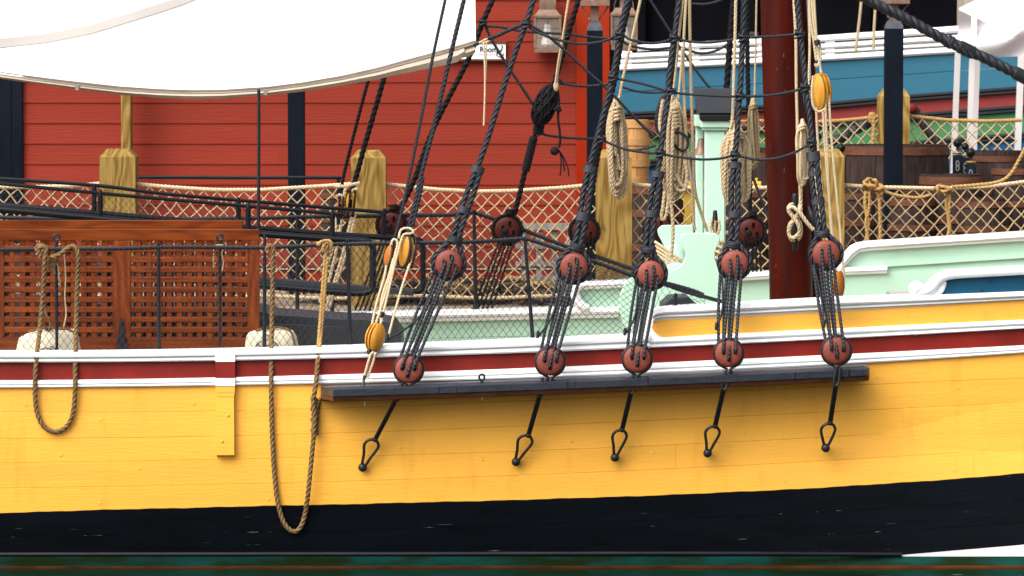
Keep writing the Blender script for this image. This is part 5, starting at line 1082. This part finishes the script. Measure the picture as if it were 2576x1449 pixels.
# ------------------------------------------------------------------ red building
BY = 13.0
rbld = thing('red_building', 'red clapboard building with orange red corner board behind the pier fence', 'building', P(750, 760, BY))
rows = [.7 + 51.55*k for k in range(-3, 13)]
x_l, x_r = 57, 1448.5
JO = {3: (577,), 4: (820, 1058), 5: (820, 1300), 6: (819,), 7: (820,), 2: (1100,), 9: (420,), 8: (1180,), 10: (700,)}
for k, y in enumerate(rows):
    y1 = y + 51.55
    if y1 > 676: y1 = 675
    xs = [x_l] + list(JO.get(k, ())) + [x_r]
    for a, b_ in zip(xs, xs[1:]):
        pa, pb = P(a+.15, y1, BY), P(b_-.15, y-5, BY); m = MB(); t0, t1 = .019, .005
        x0, z0, x1, z1 = pa[0], pa[2], pb[0], pb[2]
        m.add([(x0, BY-t0, z0), (x1, BY-t0, z0), (x1, BY-t1, z1), (x0, BY-t1, z1), (x0, BY+.004, z0), (x1, BY+.004, z0), (x1, BY+.004, z1), (x0, BY+.004, z1)], [(0,1,2,3),(4,7,6,5),(0,4,5,1),(3,2,6,7),(0,3,7,4),(1,5,6,2)])
        m.build('plank', M['siding'], rbld, sharp=20)
ztop = P(0, -200, BY)[2]; xw0, xw1 = P(-300, 0, BY)[0], P(1534, 0, BY)[0]
m = MB(); m.box((xw0, BY+.01, PZ-.05), (xw1-.04, BY+7, ztop)); m.build('wall', M['trim'], rbld)
m = MB(); m.bbox((P(1449, 0, BY)[0], BY-.05, PZ), (xw1, BY+.3, ztop)); m.build('corner_board', M['trim'], rbld)
m = MB(); m.bbox((P(30, 0, BY)[0], BY-.06, PZ), (P(57, 0, BY)[0], BY+.05, ztop)); m.build('black_post', M['post_black'], rbld)
m = MB(); m.bbox((P(-80, 0, BY)[0], BY-.02, PZ), (P(29, 0, BY)[0], BY+.05, ztop)); m.build('black_panel', M['post_black'], rbld)
p0, p1 = P(57, 720, BY), P(1448, 677, BY); m = MB(); m.box((p0[0], BY-.012, PZ), (p1[0], BY+.005, p1[2])); m.build('skirt_board', M['trim'], rbld)
p0, p1 = P(57, 678, BY), P(1448, 674, BY); m = MB(); m.box((p0[0], BY-.04, p0[2]), (p1[0], BY-.015, p1[2])); m.build('flashing', M['beige'], rbld)
m = MB(); p0, p1 = P(303, 0, 12.6), P(328, 0, 12.6); m.bbox((p0[0], 12.6, PZ), (p1[0], 12.78, ztop), .012); m.build('wall_post', M['pine'], None, 'slim brown timber post against the red wall above a pine post', 'wooden post')
# sign
sg = thing('sign', 'small white sign reading Room with a wheelchair symbol on the red wall', 'sign', P(1215, 154, BY-.06))
def sbox(name, mt, x0, y0, x1, y1, Y, d): p, q = P(x0, y1, Y), P(x1, y0, Y); m = MB(); m.box((p[0], Y, p[2]), (q[0], Y+d, q[2])); return m.build(name, mt, sg)
sbox('board', M['signwhite'], 1120, 110, 1272, 148.5, BY-.062, .028); sbox('frame_top', M['barrel_hoop'], 1118, 104, 1274, 110, BY-.072, .045); sbox('frame_bottom', M['barrel_hoop'], 1118, 148.5, 1274, 153.5, BY-.072, .045)
def text(s_, x, y, hpx, Y, mt, parent, name='lettering'):
    cu_ = bpy.data.curves.new('t', 'FONT'); cu_.body = s_; cu_.size = 1; cu_.extrude = .002; cu_.offset = .022
    o = bpy.data.objects.new('t', cu_); COL.objects.link(o); dg = bpy.context.evaluated_depsgraph_get(); me = bpy.data.meshes.new_from_object(o.evaluated_get(dg)); bpy.data.objects.remove(o)
    k = hpx*mpp(Y)/.7; p = P(x, y, Y); v = np.array([q.co for q in me.vertices]); f = [tuple(q.vertices) for q in me.polygons]
    m = MB(); m.add(np.stack([p[0]+v[:, 0]*k*.92, Y - v[:, 2]*.5, p[2]+v[:, 1]*k], 1), f); return m.build(name, mt, parent)
text('Room', 1206, 131, 14, BY-.066, M['ink'], sg)
sbox('red_line', M['redink'], 1200, 137, 1252, 138.2, BY-.066, .003)
m = MB(); SY = BY-.066
m.tube([P(1258 + 8*math.cos(t), 137 - 8*math.sin(t)*.8, SY) for t in np.linspace(R(150), R(390), 12)], .005, 6)
m.tube([P(x, y, SY) for x, y in ((1250, 127), (1260, 127), (1264, 118))], .006, 6, curve=False); m.tube([P(x, y, SY) for x, y in ((1248, 133), (1256, 131), (1262, 126))], .006, 6, curve=False); m.ball(P(1263, 143, SY), .007, 8); m.ball(P(1263, 116, SY), .009, 8); m.build('wheelchair_symbol', M['ink'], sg)
# wall lanterns
def lantern(x0, x1, yt, yr, yb, Y, lab, chim=True, bail=False):
    t = thing('wall_lantern', lab, 'lantern', P((x0+x1)/2, yb, Y), 'copper lanterns of the red building'); s = mpp(Y); cx = (x0+x1)/2; W = (x1-x0)*s; c = P(cx, yb, Y); H = (yb-yr)*s
    yc = Y + W/2
    def ring(w, z): return [(c[0]-w/2, yc-w/2, z), (c[0]+w/2, yc-w/2, z), (c[0]+w/2, yc+w/2, z), (c[0]-w/2, yc+w/2, z)]
    def stack(name, mt, rs, par=t):
        m = MB(); v = sum([ring(w, z) for w, z in rs], []); n = len(rs); m.add(v, [(i*4+j, i*4+(j+1) % 4, (i+1)*4+(j+1) % 4, (i+1)*4+j) for i in range(n-1) for j in range(4)] + [(3, 2, 1, 0), tuple((n-1)*4+j for j in range(4))]); return m.build(name, mt, par, sharp=25)
    zb, zr, zt = c[2], P(cx, yr, Y)[2], P(cx, yt, Y)[2]
    stack('base', M['lantern'], [(W*.94, zb), (W*.95, zb+.05)])
    stack('roof', M['lantern'], [(W*1.02, zr-.01), (W*1.03, zr+.01), (W*.84, zr+(zt-zr)*.45), (W*.66, zt-.005), (W*.62, zt)])
    stack('chimney', M['lantern'], [(W*.56, zt), (W*.60, zt+.03), (W*.62, zt+.14), (W*.52, zt+.20)] if chim else [(W*.30, zt), (W*.28, zt+.08), (W*.34, zt+.10), (W*.2, zt+.13)])
    for sx in (-1, 1):
        for sy in (-1, 1):
            m = MB(); x = c[0]+sx*W*.46; y = yc+sy*W*.46; m.box((x-.011, y-.011, zb+.05), (x+.011, y+.011, zr-.01)); m.build('corner_frame', M['lantern'], t)
    gl = MB(); gl.box((c[0]-W*.45, yc-W*.455, zb+.05), (c[0]+W*.45, yc-W*.44, zr-.012)); gl.build('glass_pane', M['glass'], t)
    stack('back_plate', M['lantern'], [(W*.3, zb+.02), (W*.3, zr-.02)]) if False else None
    m = MB(); m.box((c[0]-W*.45, yc+W*.43, zb+.05), (c[0]+W*.45, yc+W*.45, zr-.012)); m.build('back_plate', M['lantern'], t)
    m = MB()
    for f in (.33, .66): z = zb+.05+(zr-zb-.06)*f; m.tube([(c[0]-W*.46, yc-W*.47, z), (c[0]+W*.46, yc-W*.47, z)], .0025, 5)
    m.tube([(c[0], yc-W*.47, zb+.05), (c[0], yc-W*.47, zr-.01)], .0025, 5); m.build('guard_wire', M['lantern'], t)
    m = MB(); m.lathe([(.04, 0), (.062, .02), (.060, .06), (.040, .14), (.034, .22), (.03, .23)], (c[0], yc-.03, zb+.06), 'z', 16); m.build('lamp_glass', M['milk'], t)
    if bail: m = MB(); m.tube([(c[0]+W*.36*math.cos(a), yc, zt-.02+.17*math.sin(a)) for a in np.linspace(0, math.pi, 9)], .007, 6); m.build('carry_ring', M['lantern'], t)
lantern(1343, 1412, 24, 42, 132, BY-.36, 'copper lantern on the red wall with white lamp glass and square chimney'); lantern(1536, 1604, 19, 37, 125, BY-.1, 'copper lantern with carrying ring hanging against the dark shed', False, True)
# lamp posts
def lamp_post(x0, x1, yt, Y, lab, grey=True):
    s = mpp(Y); p = P(x0, yt, Y); q = P(x1, yt, Y); w = q[0]-p[0]; cx = (p[0]+q[0])/2; zs = P(0, yt+27, Y)[2]; zt = p[2]
    t = thing('lamp_post', lab, 'lamp post', (cx, Y, PZ), 'black square lamp posts on the pier')
    m = MB(); m.bbox((p[0], Y, PZ), (q[0], Y+w, zs), .006); m.build('post_shaft', M['post_black'], t, sharp=18)
    m = MB(); h = w/2
    rs = [(h*1.0, zs), (h*.95, zs+.03), (h*.72, zs+.07), (h*.35, zt)]; v = sum([[(cx-a, Y+h-a, z), (cx+a, Y+h-a, z), (cx+a, Y+h+a, z), (cx-a, Y+h+a, z)] for a, z in rs], [])
    m.add(v, [(i*4+j, i*4+(j+1) % 4, (i+1)*4+(j+1) % 4, (i+1)*4+j) for i in range(3) for j in range(4)] + [(12, 13, 14, 15)]); m.build('post_cap', M['post_cap'], t, sharp=40)
    m = MB(); m.box((cx-.04, Y+h-.04, zt-.01), (cx+.04, Y+h+.04, zt+.135)); m.build('lamp_stem', M['lantern'], t)
    for sx in (-1, 1): m = MB(); m.tube([(cx+sx*.045, Y+h, zt+.01), (cx+sx*.125, Y+h, zt+.12)], .008, 6); m.ball((cx+sx*.05, Y+h, zt+.01), .014, 8); m.ball((cx+sx*.128, Y+h, zt+.125), .014, 8); m.build('lamp_brace', M['lantern'], t)
    zl = zt+.135
    m = MB(); m.box((cx-.14, Y+h-.14, zl), (cx+.14, Y+h+.14, zl+.045)); m.build('lantern_base', M['lantern'], t)
    for sx in (-1, 0, 1): m = MB(); m.box((cx+sx*.13-.010, Y+h-.14, zl+.045), (cx+sx*.13+.010, Y+h-.12, zl+.45)); m.build('lantern_frame', M['lantern'], t)
    m = MB(); m.box((cx-.13, Y+h-.13, zl+.045), (cx+.13, Y+h+.13, zl+.45)); m.build('lantern_glass', M['glass'], t)
    m = MB(); v = [(cx-.16, Y+h-.16, zl+.45), (cx+.16, Y+h-.16, zl+.45), (cx+.16, Y+h+.16, zl+.45), (cx-.16, Y+h+.16, zl+.45), (cx, Y+h, zl+.62)]; m.add(v, [(3, 2, 1, 0), (0, 1, 4), (1, 2, 4), (2, 3, 4), (3, 0, 4)]); m.build('lantern_roof', M['lantern'], t)
    m = MB(); m.lathe([(.03, 0), (.05, .02), (.03, .16), (.02, .18)], (cx, Y+h, zl+.05), 'z', 12); m.build('lamp_glass', M['milk'], t)
lamp_post(1477, 1516, 50, 10.8, 'black lamp post standing before the orange red corner board'); lamp_post(2228, 2273, 45, 10.4, 'black lamp post standing before the blue ship and tall pine post'); lamp_post(723, 765, 50, 10.6, 'black lamp post rising behind the white sail before the red wall')

# ------------------------------------------------------------------ barrels, bollards, barricade
def barrel(cx, w, yt, zb, Y, lab, ns=16, mt='barrel', hoop='barrel_hoop', bulge=.08, hoops=(.06, .30, .70, .94), hw=.06, grp='old dark oak vats and barrels on the pier'):
    s = mpp(Y); Rr = w*s/2; top = P(cx, yt, Y)[2]; bot = PZ if zb is None else zb; H = top-bot; c = (P(cx, yt, Y)[0], Y+Rr, bot)
    t = thing('barrel', lab, 'barrel', c, grp)
    def rad(f): return Rr*(1 - bulge*(2*f-1)**2)
    v = []; hs = np.linspace(0, 1, 7); da = math.pi/ns*.97
    for f in hs:
        r = rad(f)
        for a in (-da, 0, da): v.append((r*math.sin(a), -r*math.cos(a), f*H))
        for a in (da, -da): v.append(((r-.03)*math.sin(a), -(r-.03)*math.cos(a), f*H))
    n = len(hs); fc = [(i*5+j, i*5+(j+1) % 5, (i+1)*5+(j+1) % 5, (i+1)*5+j) for i in range(n-1) for j in range(5)] + [(4, 3, 2, 1, 0), tuple((n-1)*5+j for j in range(5))]
    me = bpy.data.meshes.new('stave'); me.from_pydata(v, [], fc); me.materials.append(M[mt])
    for k in range(ns):
        o = bpy.data.objects.new('stave', me); COL.objects.link(o); o.parent = t; o.rotation_euler = (0, 0, 2*math.pi*k/ns)
    for f in hoops:
        m = MB(); z0, z1 = f*H-hw/2, f*H+hw/2; z0, z1 = max(0, z0), min(H, z1); r0, r1 = rad(z0/H)+.001, rad(z1/H)+.001
        m.lathe([(r0-.01, z0), (r0+.010, z0+.002), (r1+.010, z1-.002), (r1-.01, z1)], c, 'z', 32); m.build('hoop', M[hoop], t)
    m = MB(); m.lathe([(.01, H-.05), (rad(1)-.02, H-.05), (rad(1)-.02, H-.075), (.01, H-.075)], c, 'z', 24); m.build('barrel_head', M[mt], t)
    return t
barrel(2262, 288, 366, None, 11.2, 'widest dark vat with red brown hoops behind a black lamp post', 22, bulge=.05, hoops=(.05, .36, .66, .96), hw=.085)
barrel(2402, 168, 440, None, 9.6, 'dark barrel in front of the black ball-topped bollards', 16, hoops=(.05, .32, .64, .95), hw=.075)
barrel(2515, 150, 380, None, 11.9, 'dark barrel under the white tent beside the ball-topped bollards', 16)
barrel(2560, 120, 412, None, 9.8, 'dark barrel at the picture edge in front of the pale tent leg', 14)
barrel(1648, 150, 466, None, 9.7, 'dark vat standing under the pale oak barrel', 18, bulge=.03, hoops=(.05, .45, .75, .95), hw=.07)
barrel(1880, 130, 473, None, 10.0, 'dark barrel half hidden behind the mast and the far deadeye', 16)
barrel(1925, 70, 372, None, 12.4, 'tall narrow dark barrel peeping out beside the mast', 14)
barrel(2150, 120, 478, None, 9.5, 'short dark barrel behind the fence knot beside the pine post', 16)
barrel(2480, 130, 500, None, 9.3, 'low dark barrel close behind the fence under the tent', 16)
barrel(2300, 120, 495, None, 9.4, 'low dark barrel close behind the hanging golden ropes', 16)
barrel(850, 90, 478, None, 11.6, 'dark barrel beside the black lamp post behind the far pulley blocks', 14)
barrel(1592, 86, 301, P(0, 464, 9.8)[2], 9.8, 'pale new oak barrel standing on top of a dark vat', 14, 'oak', 'oakhoop', .09, (.05, .33, .66, .93), .075, None)
def bollard(x, yb, r, yt, lab, Y):
    s = mpp(Y); t = thing('bollard', lab, 'bollard', P(x, 600, Y), 'black ball-topped bollards on the pier'); c = P(x, yb, Y)
    m = MB(); m.ball(c, r*s, 16); m.lathe([(r*s*.35, -r*s*1.5), (r*s*.3, -r*s*.9)], c, 'z', 12); m.build('ball_finial', M['black'], t)
    m = MB(); m.lathe([(r*s*.9, -.012), (r*s*1.15, 0), (r*s*.9, .012)], P(x, yt-5, Y), 'z', 16); m.build('collar', M['brass'], t)
    m = MB(); w_ = r*s*1.0; q = P(x, yt, Y); m.bbox((q[0]-w_, Y-w_, PZ), (q[0]+w_, Y+w_, q[2]), .006); m.build('bollard_post', M['post_black'], t)
    m = MB(); q = P(x, yt+22, Y-w_/1-.02)
    for k in range(2): m.tube([q + np.array((.014*math.cos(a), 0, -.04*k + .028*math.sin(a))) for a in np.linspace(0, 6.28, 9)[:-1]], .005, 6, closed=True)
    m.build('chain_link', M['zinc'], t)
bollard(2409, 360, 11.5, 390, 'ball-topped black bollard beside the slanting tent legs, tallest of its cluster', 11.0); bollard(2442, 384, 12, 413, 'ball-topped black bollard standing just below the tent leg pair', 10.6); bollard(2428, 369, 10, 396, 'ball-topped black bollard half hidden behind its two neighbours', 11.8)
bollard(2116, 372, 11, 398, 'ball-topped black bollard beside the pine post behind the cream tackle', 11.0); bollard(2058, 344, 10, 372, 'ball-topped black bollard behind the cream tackle ropes at the mast', 12.2)
br = thing('barricade', 'yellow A-frame barricade standing behind the net fence and belfry', 'barricade', P(1810, 620, 10.6))
for q in ([(1712, 640), (1718, 470), (1742, 470), (1738, 640)], [(1908, 640), (1894, 448), (1906, 448), (1920, 640)]):
    m = MB(); m.prism([P(x, y, 10.6) for x, y in q], (0, .05, 0), .004); m.build('leg', M['yellow_plastic'], br)
m = MB(); p, q = P(1700, 478, 10.58), P(1915, 456, 10.58); m.bbox((p[0], 10.55, p[2]), (q[0], 10.59, q[2])); m.build('top_board', M['yellow_plastic'], br)

# ------------------------------------------------------------------ tent
TYY = 15.0
tn = thing('tent', 'white pop-up tent with slack valance and pale legs on the pier', 'tent', P(2500, 480, TYY))
m = MB(); va = lin([(2413, 25), (2447, 42), (2458, 46), (2490, 62), (2530, 78), (2552, 74), (2566, 64), (2600, 72), (2660, 80)]); vb = lin([(2409, 122), (2430, 120), (2455, 119), (2480, 132), (2513, 144), (2560, 142), (2600, 145), (2660, 147)])
v = []; xs = np.linspace(2412, 2660, 40); ny = 10
for x in xs:
    for j in range(ny):
        f = j/(ny-1); y = va(x)+(vb(x)-va(x))*f; v.append(P(x - (3*f if x < 2430 else 0), y, TYY + .07*math.sin(f*5+x/30) + .05*math.sin(x/31)*f))
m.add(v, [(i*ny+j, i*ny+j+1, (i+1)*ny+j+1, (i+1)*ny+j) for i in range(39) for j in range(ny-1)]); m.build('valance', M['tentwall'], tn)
m = MB(); apex = P(2640, -90, TYY+1.6); v = [P(x, va(x), TYY + .07*math.sin(x/30)+.0) for x in xs]; bk = P(2413, 20, TYY+3.2); n = len(v); rid = [v[k]*.5 + apex*.5 + np.array((0, 0, -.05)) for k in range(n)]
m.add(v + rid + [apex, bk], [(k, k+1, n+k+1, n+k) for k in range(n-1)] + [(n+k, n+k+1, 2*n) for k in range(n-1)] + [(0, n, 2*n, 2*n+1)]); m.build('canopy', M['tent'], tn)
for x0, y0, x1, y1, Y, w_ in ((2411, 120, 2396, 500, TYY+2.9, 7), (2447, 118, 2436, 500, TYY+.03, 7), (2461, 120, 2447, 500, TYY+.9, 6.5), (2570, 140, 2556, 505, TYY-.1, 8)):
    m = MB(); a = P(x0, y0, Y); b_ = P(x1, y1, Y); h = w_*mpp(Y)
    m.prism([a+np.array((-h, 0, 0)), a+np.array((h, 0, 0)), b_+np.array((h, 0, 0)), b_+np.array((-h, 0, 0))], (0, h*2, 0), .003); m.build('tent_leg', M['tentleg'], tn)
m = MB(); p, q = P(2443, 117, TYY-.03), P(2457, 42, TYY-.03); m.box((p[0], TYY-.05, p[2]), (q[0], TYY-.02, q[2])); m.build('corner_strap', M['signwhite'], tn)
m = MB(); p, q = P(2561, 455-15, TYY-.2), P(2572, 425, TYY-.2); a = P(2559, 432, TYY-.12); m.box((a[0]-.055, TYY-.13, a[2]-.06), (a[0]+.055, TYY+.0, a[2]+.06)); m.build('leg_clamp', M['ironblack'], tn)

# ------------------------------------------------------------------ blue ship and dark shed behind
def bs_(x, z): return 24.0
bsh = thing('sailing_ship', 'blue hulled ship with white open rail and maroon and green bands behind the pier', 'ship', (5, 26, 0))
wt = lin([(1400, 122), (1556, 116), (1604, 113), (1717, 107), (2050, 90), (2410, 65), (2700, 46)])
bt_ = lin([(1400, 186), (1556, 178), (1717, 170), (2064, 153), (2410, 133), (2700, 117)])
sm = lin([(1400, 240), (1564, 232), (2090, 200), (2576, 167), (2700, 159)])
k1 = lin([(1400, 293), (1574, 283), (1870, 267), (2094, 256), (2290, 238), (2576, 217), (2700, 208)]); k2 = lin([(1400, 345), (1920, 315), (2293, 286), (2553, 266), (2700, 254)]); k3 = lin([(1400, 415), (1920, 386), (2293, 356), (2553, 335), (2700, 323)])
XL = 1556
for nm, mt, t_, b_ in (('hull_plank', 'blue', bt_, sm), ('hull_plank', 'blue', sm, k1), ('hull_plank', 'maroon', gap(k1, 14), k2), ('hull_plank', 'green', gap(k2, 14), k3), ('hull_plank', 'bluelow', gap(k3, 15), gap(k3, 90)), ('hull_plank', 'yellow', gap(k3, 90), gap(k3, 150)), ('hull_plank', 'black', gap(k3, 150), gap(k3, 420))):
    band(nm, M[mt], bsh, gap(t_, .4), gap(b_, -.4), plank_prof(0, .06, .006), 1400, 2700, bs_, N=16)
for kf in (k1, k2, k3):
    band('rubbing_strake', M['hatch'], bsh, gap(kf, -1), gap(kf, 16), [(0, -.02), (0, .05), (.15, .07), (.38, .07), (.46, .03), (.54, .03), (.62, .06), (.9, .06), (1, .03), (1, -.02)], 1400, 2700, bs_, N=16)
m = MB(); m.box((P(1400, 0, 24.1)[0], 24.1, -.3), (P(2700, 0, 24.1)[0], 29, P(0, 200, 24)[2])); m.build('hull_body', M['black'], bsh)
def wrail(name, a, b_, proud=.05, x0=XL): band(name, M['white'], bsh, lambda x: wt(x)+(bt_(x)-wt(x))*a, lambda x: wt(x)+(bt_(x)-wt(x))*b_, [(0, -.06), (0, proud*.5), (.25, proud), (.7, proud), (1, proud*.5), (1, -.06)], x0, 2700, bs_, N=20)
wrail('cap_rail', 0, .26, .09, 1604); wrail('middle_rail', .32, .54, .08); wrail('lower_rail', .58, .72, .06); wrail('sheer_moulding', .77, 1.02, .06)
band('rail_backing', M['beige'], bsh, lambda x: wt(x)+(bt_(x)-wt(x))*.5, bt_, [(0, -.20), (1, -.20)], XL, 2700, bs_, N=16)
for x in np.arange(1578, 2690, 170):
    beam(bsh, 'rail_post', M['white'], x-12, wt(x)+14, x+12, bt_(x)-4, 23.96, .12)
beam(bsh, 'rail_end', M['white'], XL, 128, XL+20, 172, 23.95, .14)
beam(bsh, 'timber_head', M['hatch'], 1884, 80, 1909, 118, 24.3, .15, .02)
m = MB(); m.rope(pxs([(2292, 262), (2300, 278), (2325, 318), (2352, 352), (2374, 384), (2380, 400)], 21), .07, 9, pitch=5); m.build('mooring_rope', M['rope_black'], None, 'thick black mooring rope slanting down from the blue ship beside pine post', 'rope')
m = MB(); m.rope(pxs([(2200, 300), (2160, 322), (2120, 345), (2080, 362)], 21), .07, 9, pitch=5); m.build('mooring_rope', M['rope_black'], None, 'thick black mooring rope crossing the green band behind the fence', 'rope')
m = MB(); m.ball(P(2293, 272, 20.9), .06, 12, (1.2, .6, .9)); m.build('red_buoy', M['redband'], None, 'small red fairlead cap beside the tall pine post', 'fairlead')
sh = thing('shed', 'shed wall coloured black for deep shade behind the blue ship', 'shed', (6, 40, 0))
m = MB(); m.box((-14, 40, 0), (40, 46, 14)); m.build('wall', M['dark'], sh)
for k in range(9): m = MB(); x = 2.0 + k*1.9; m.box((x, 39.8, 0), (x+.25, 39.99, 14)); m.build('post', M['dark'], sh)
m = MB(); p, q = P(2425, 80, 36), P(2520, -100, 36); m.box((p[0], 36, 0), (q[0], 37, q[2])); m.build('column', M['beige'], None, 'beige concrete column behind the white tent roof', 'column')
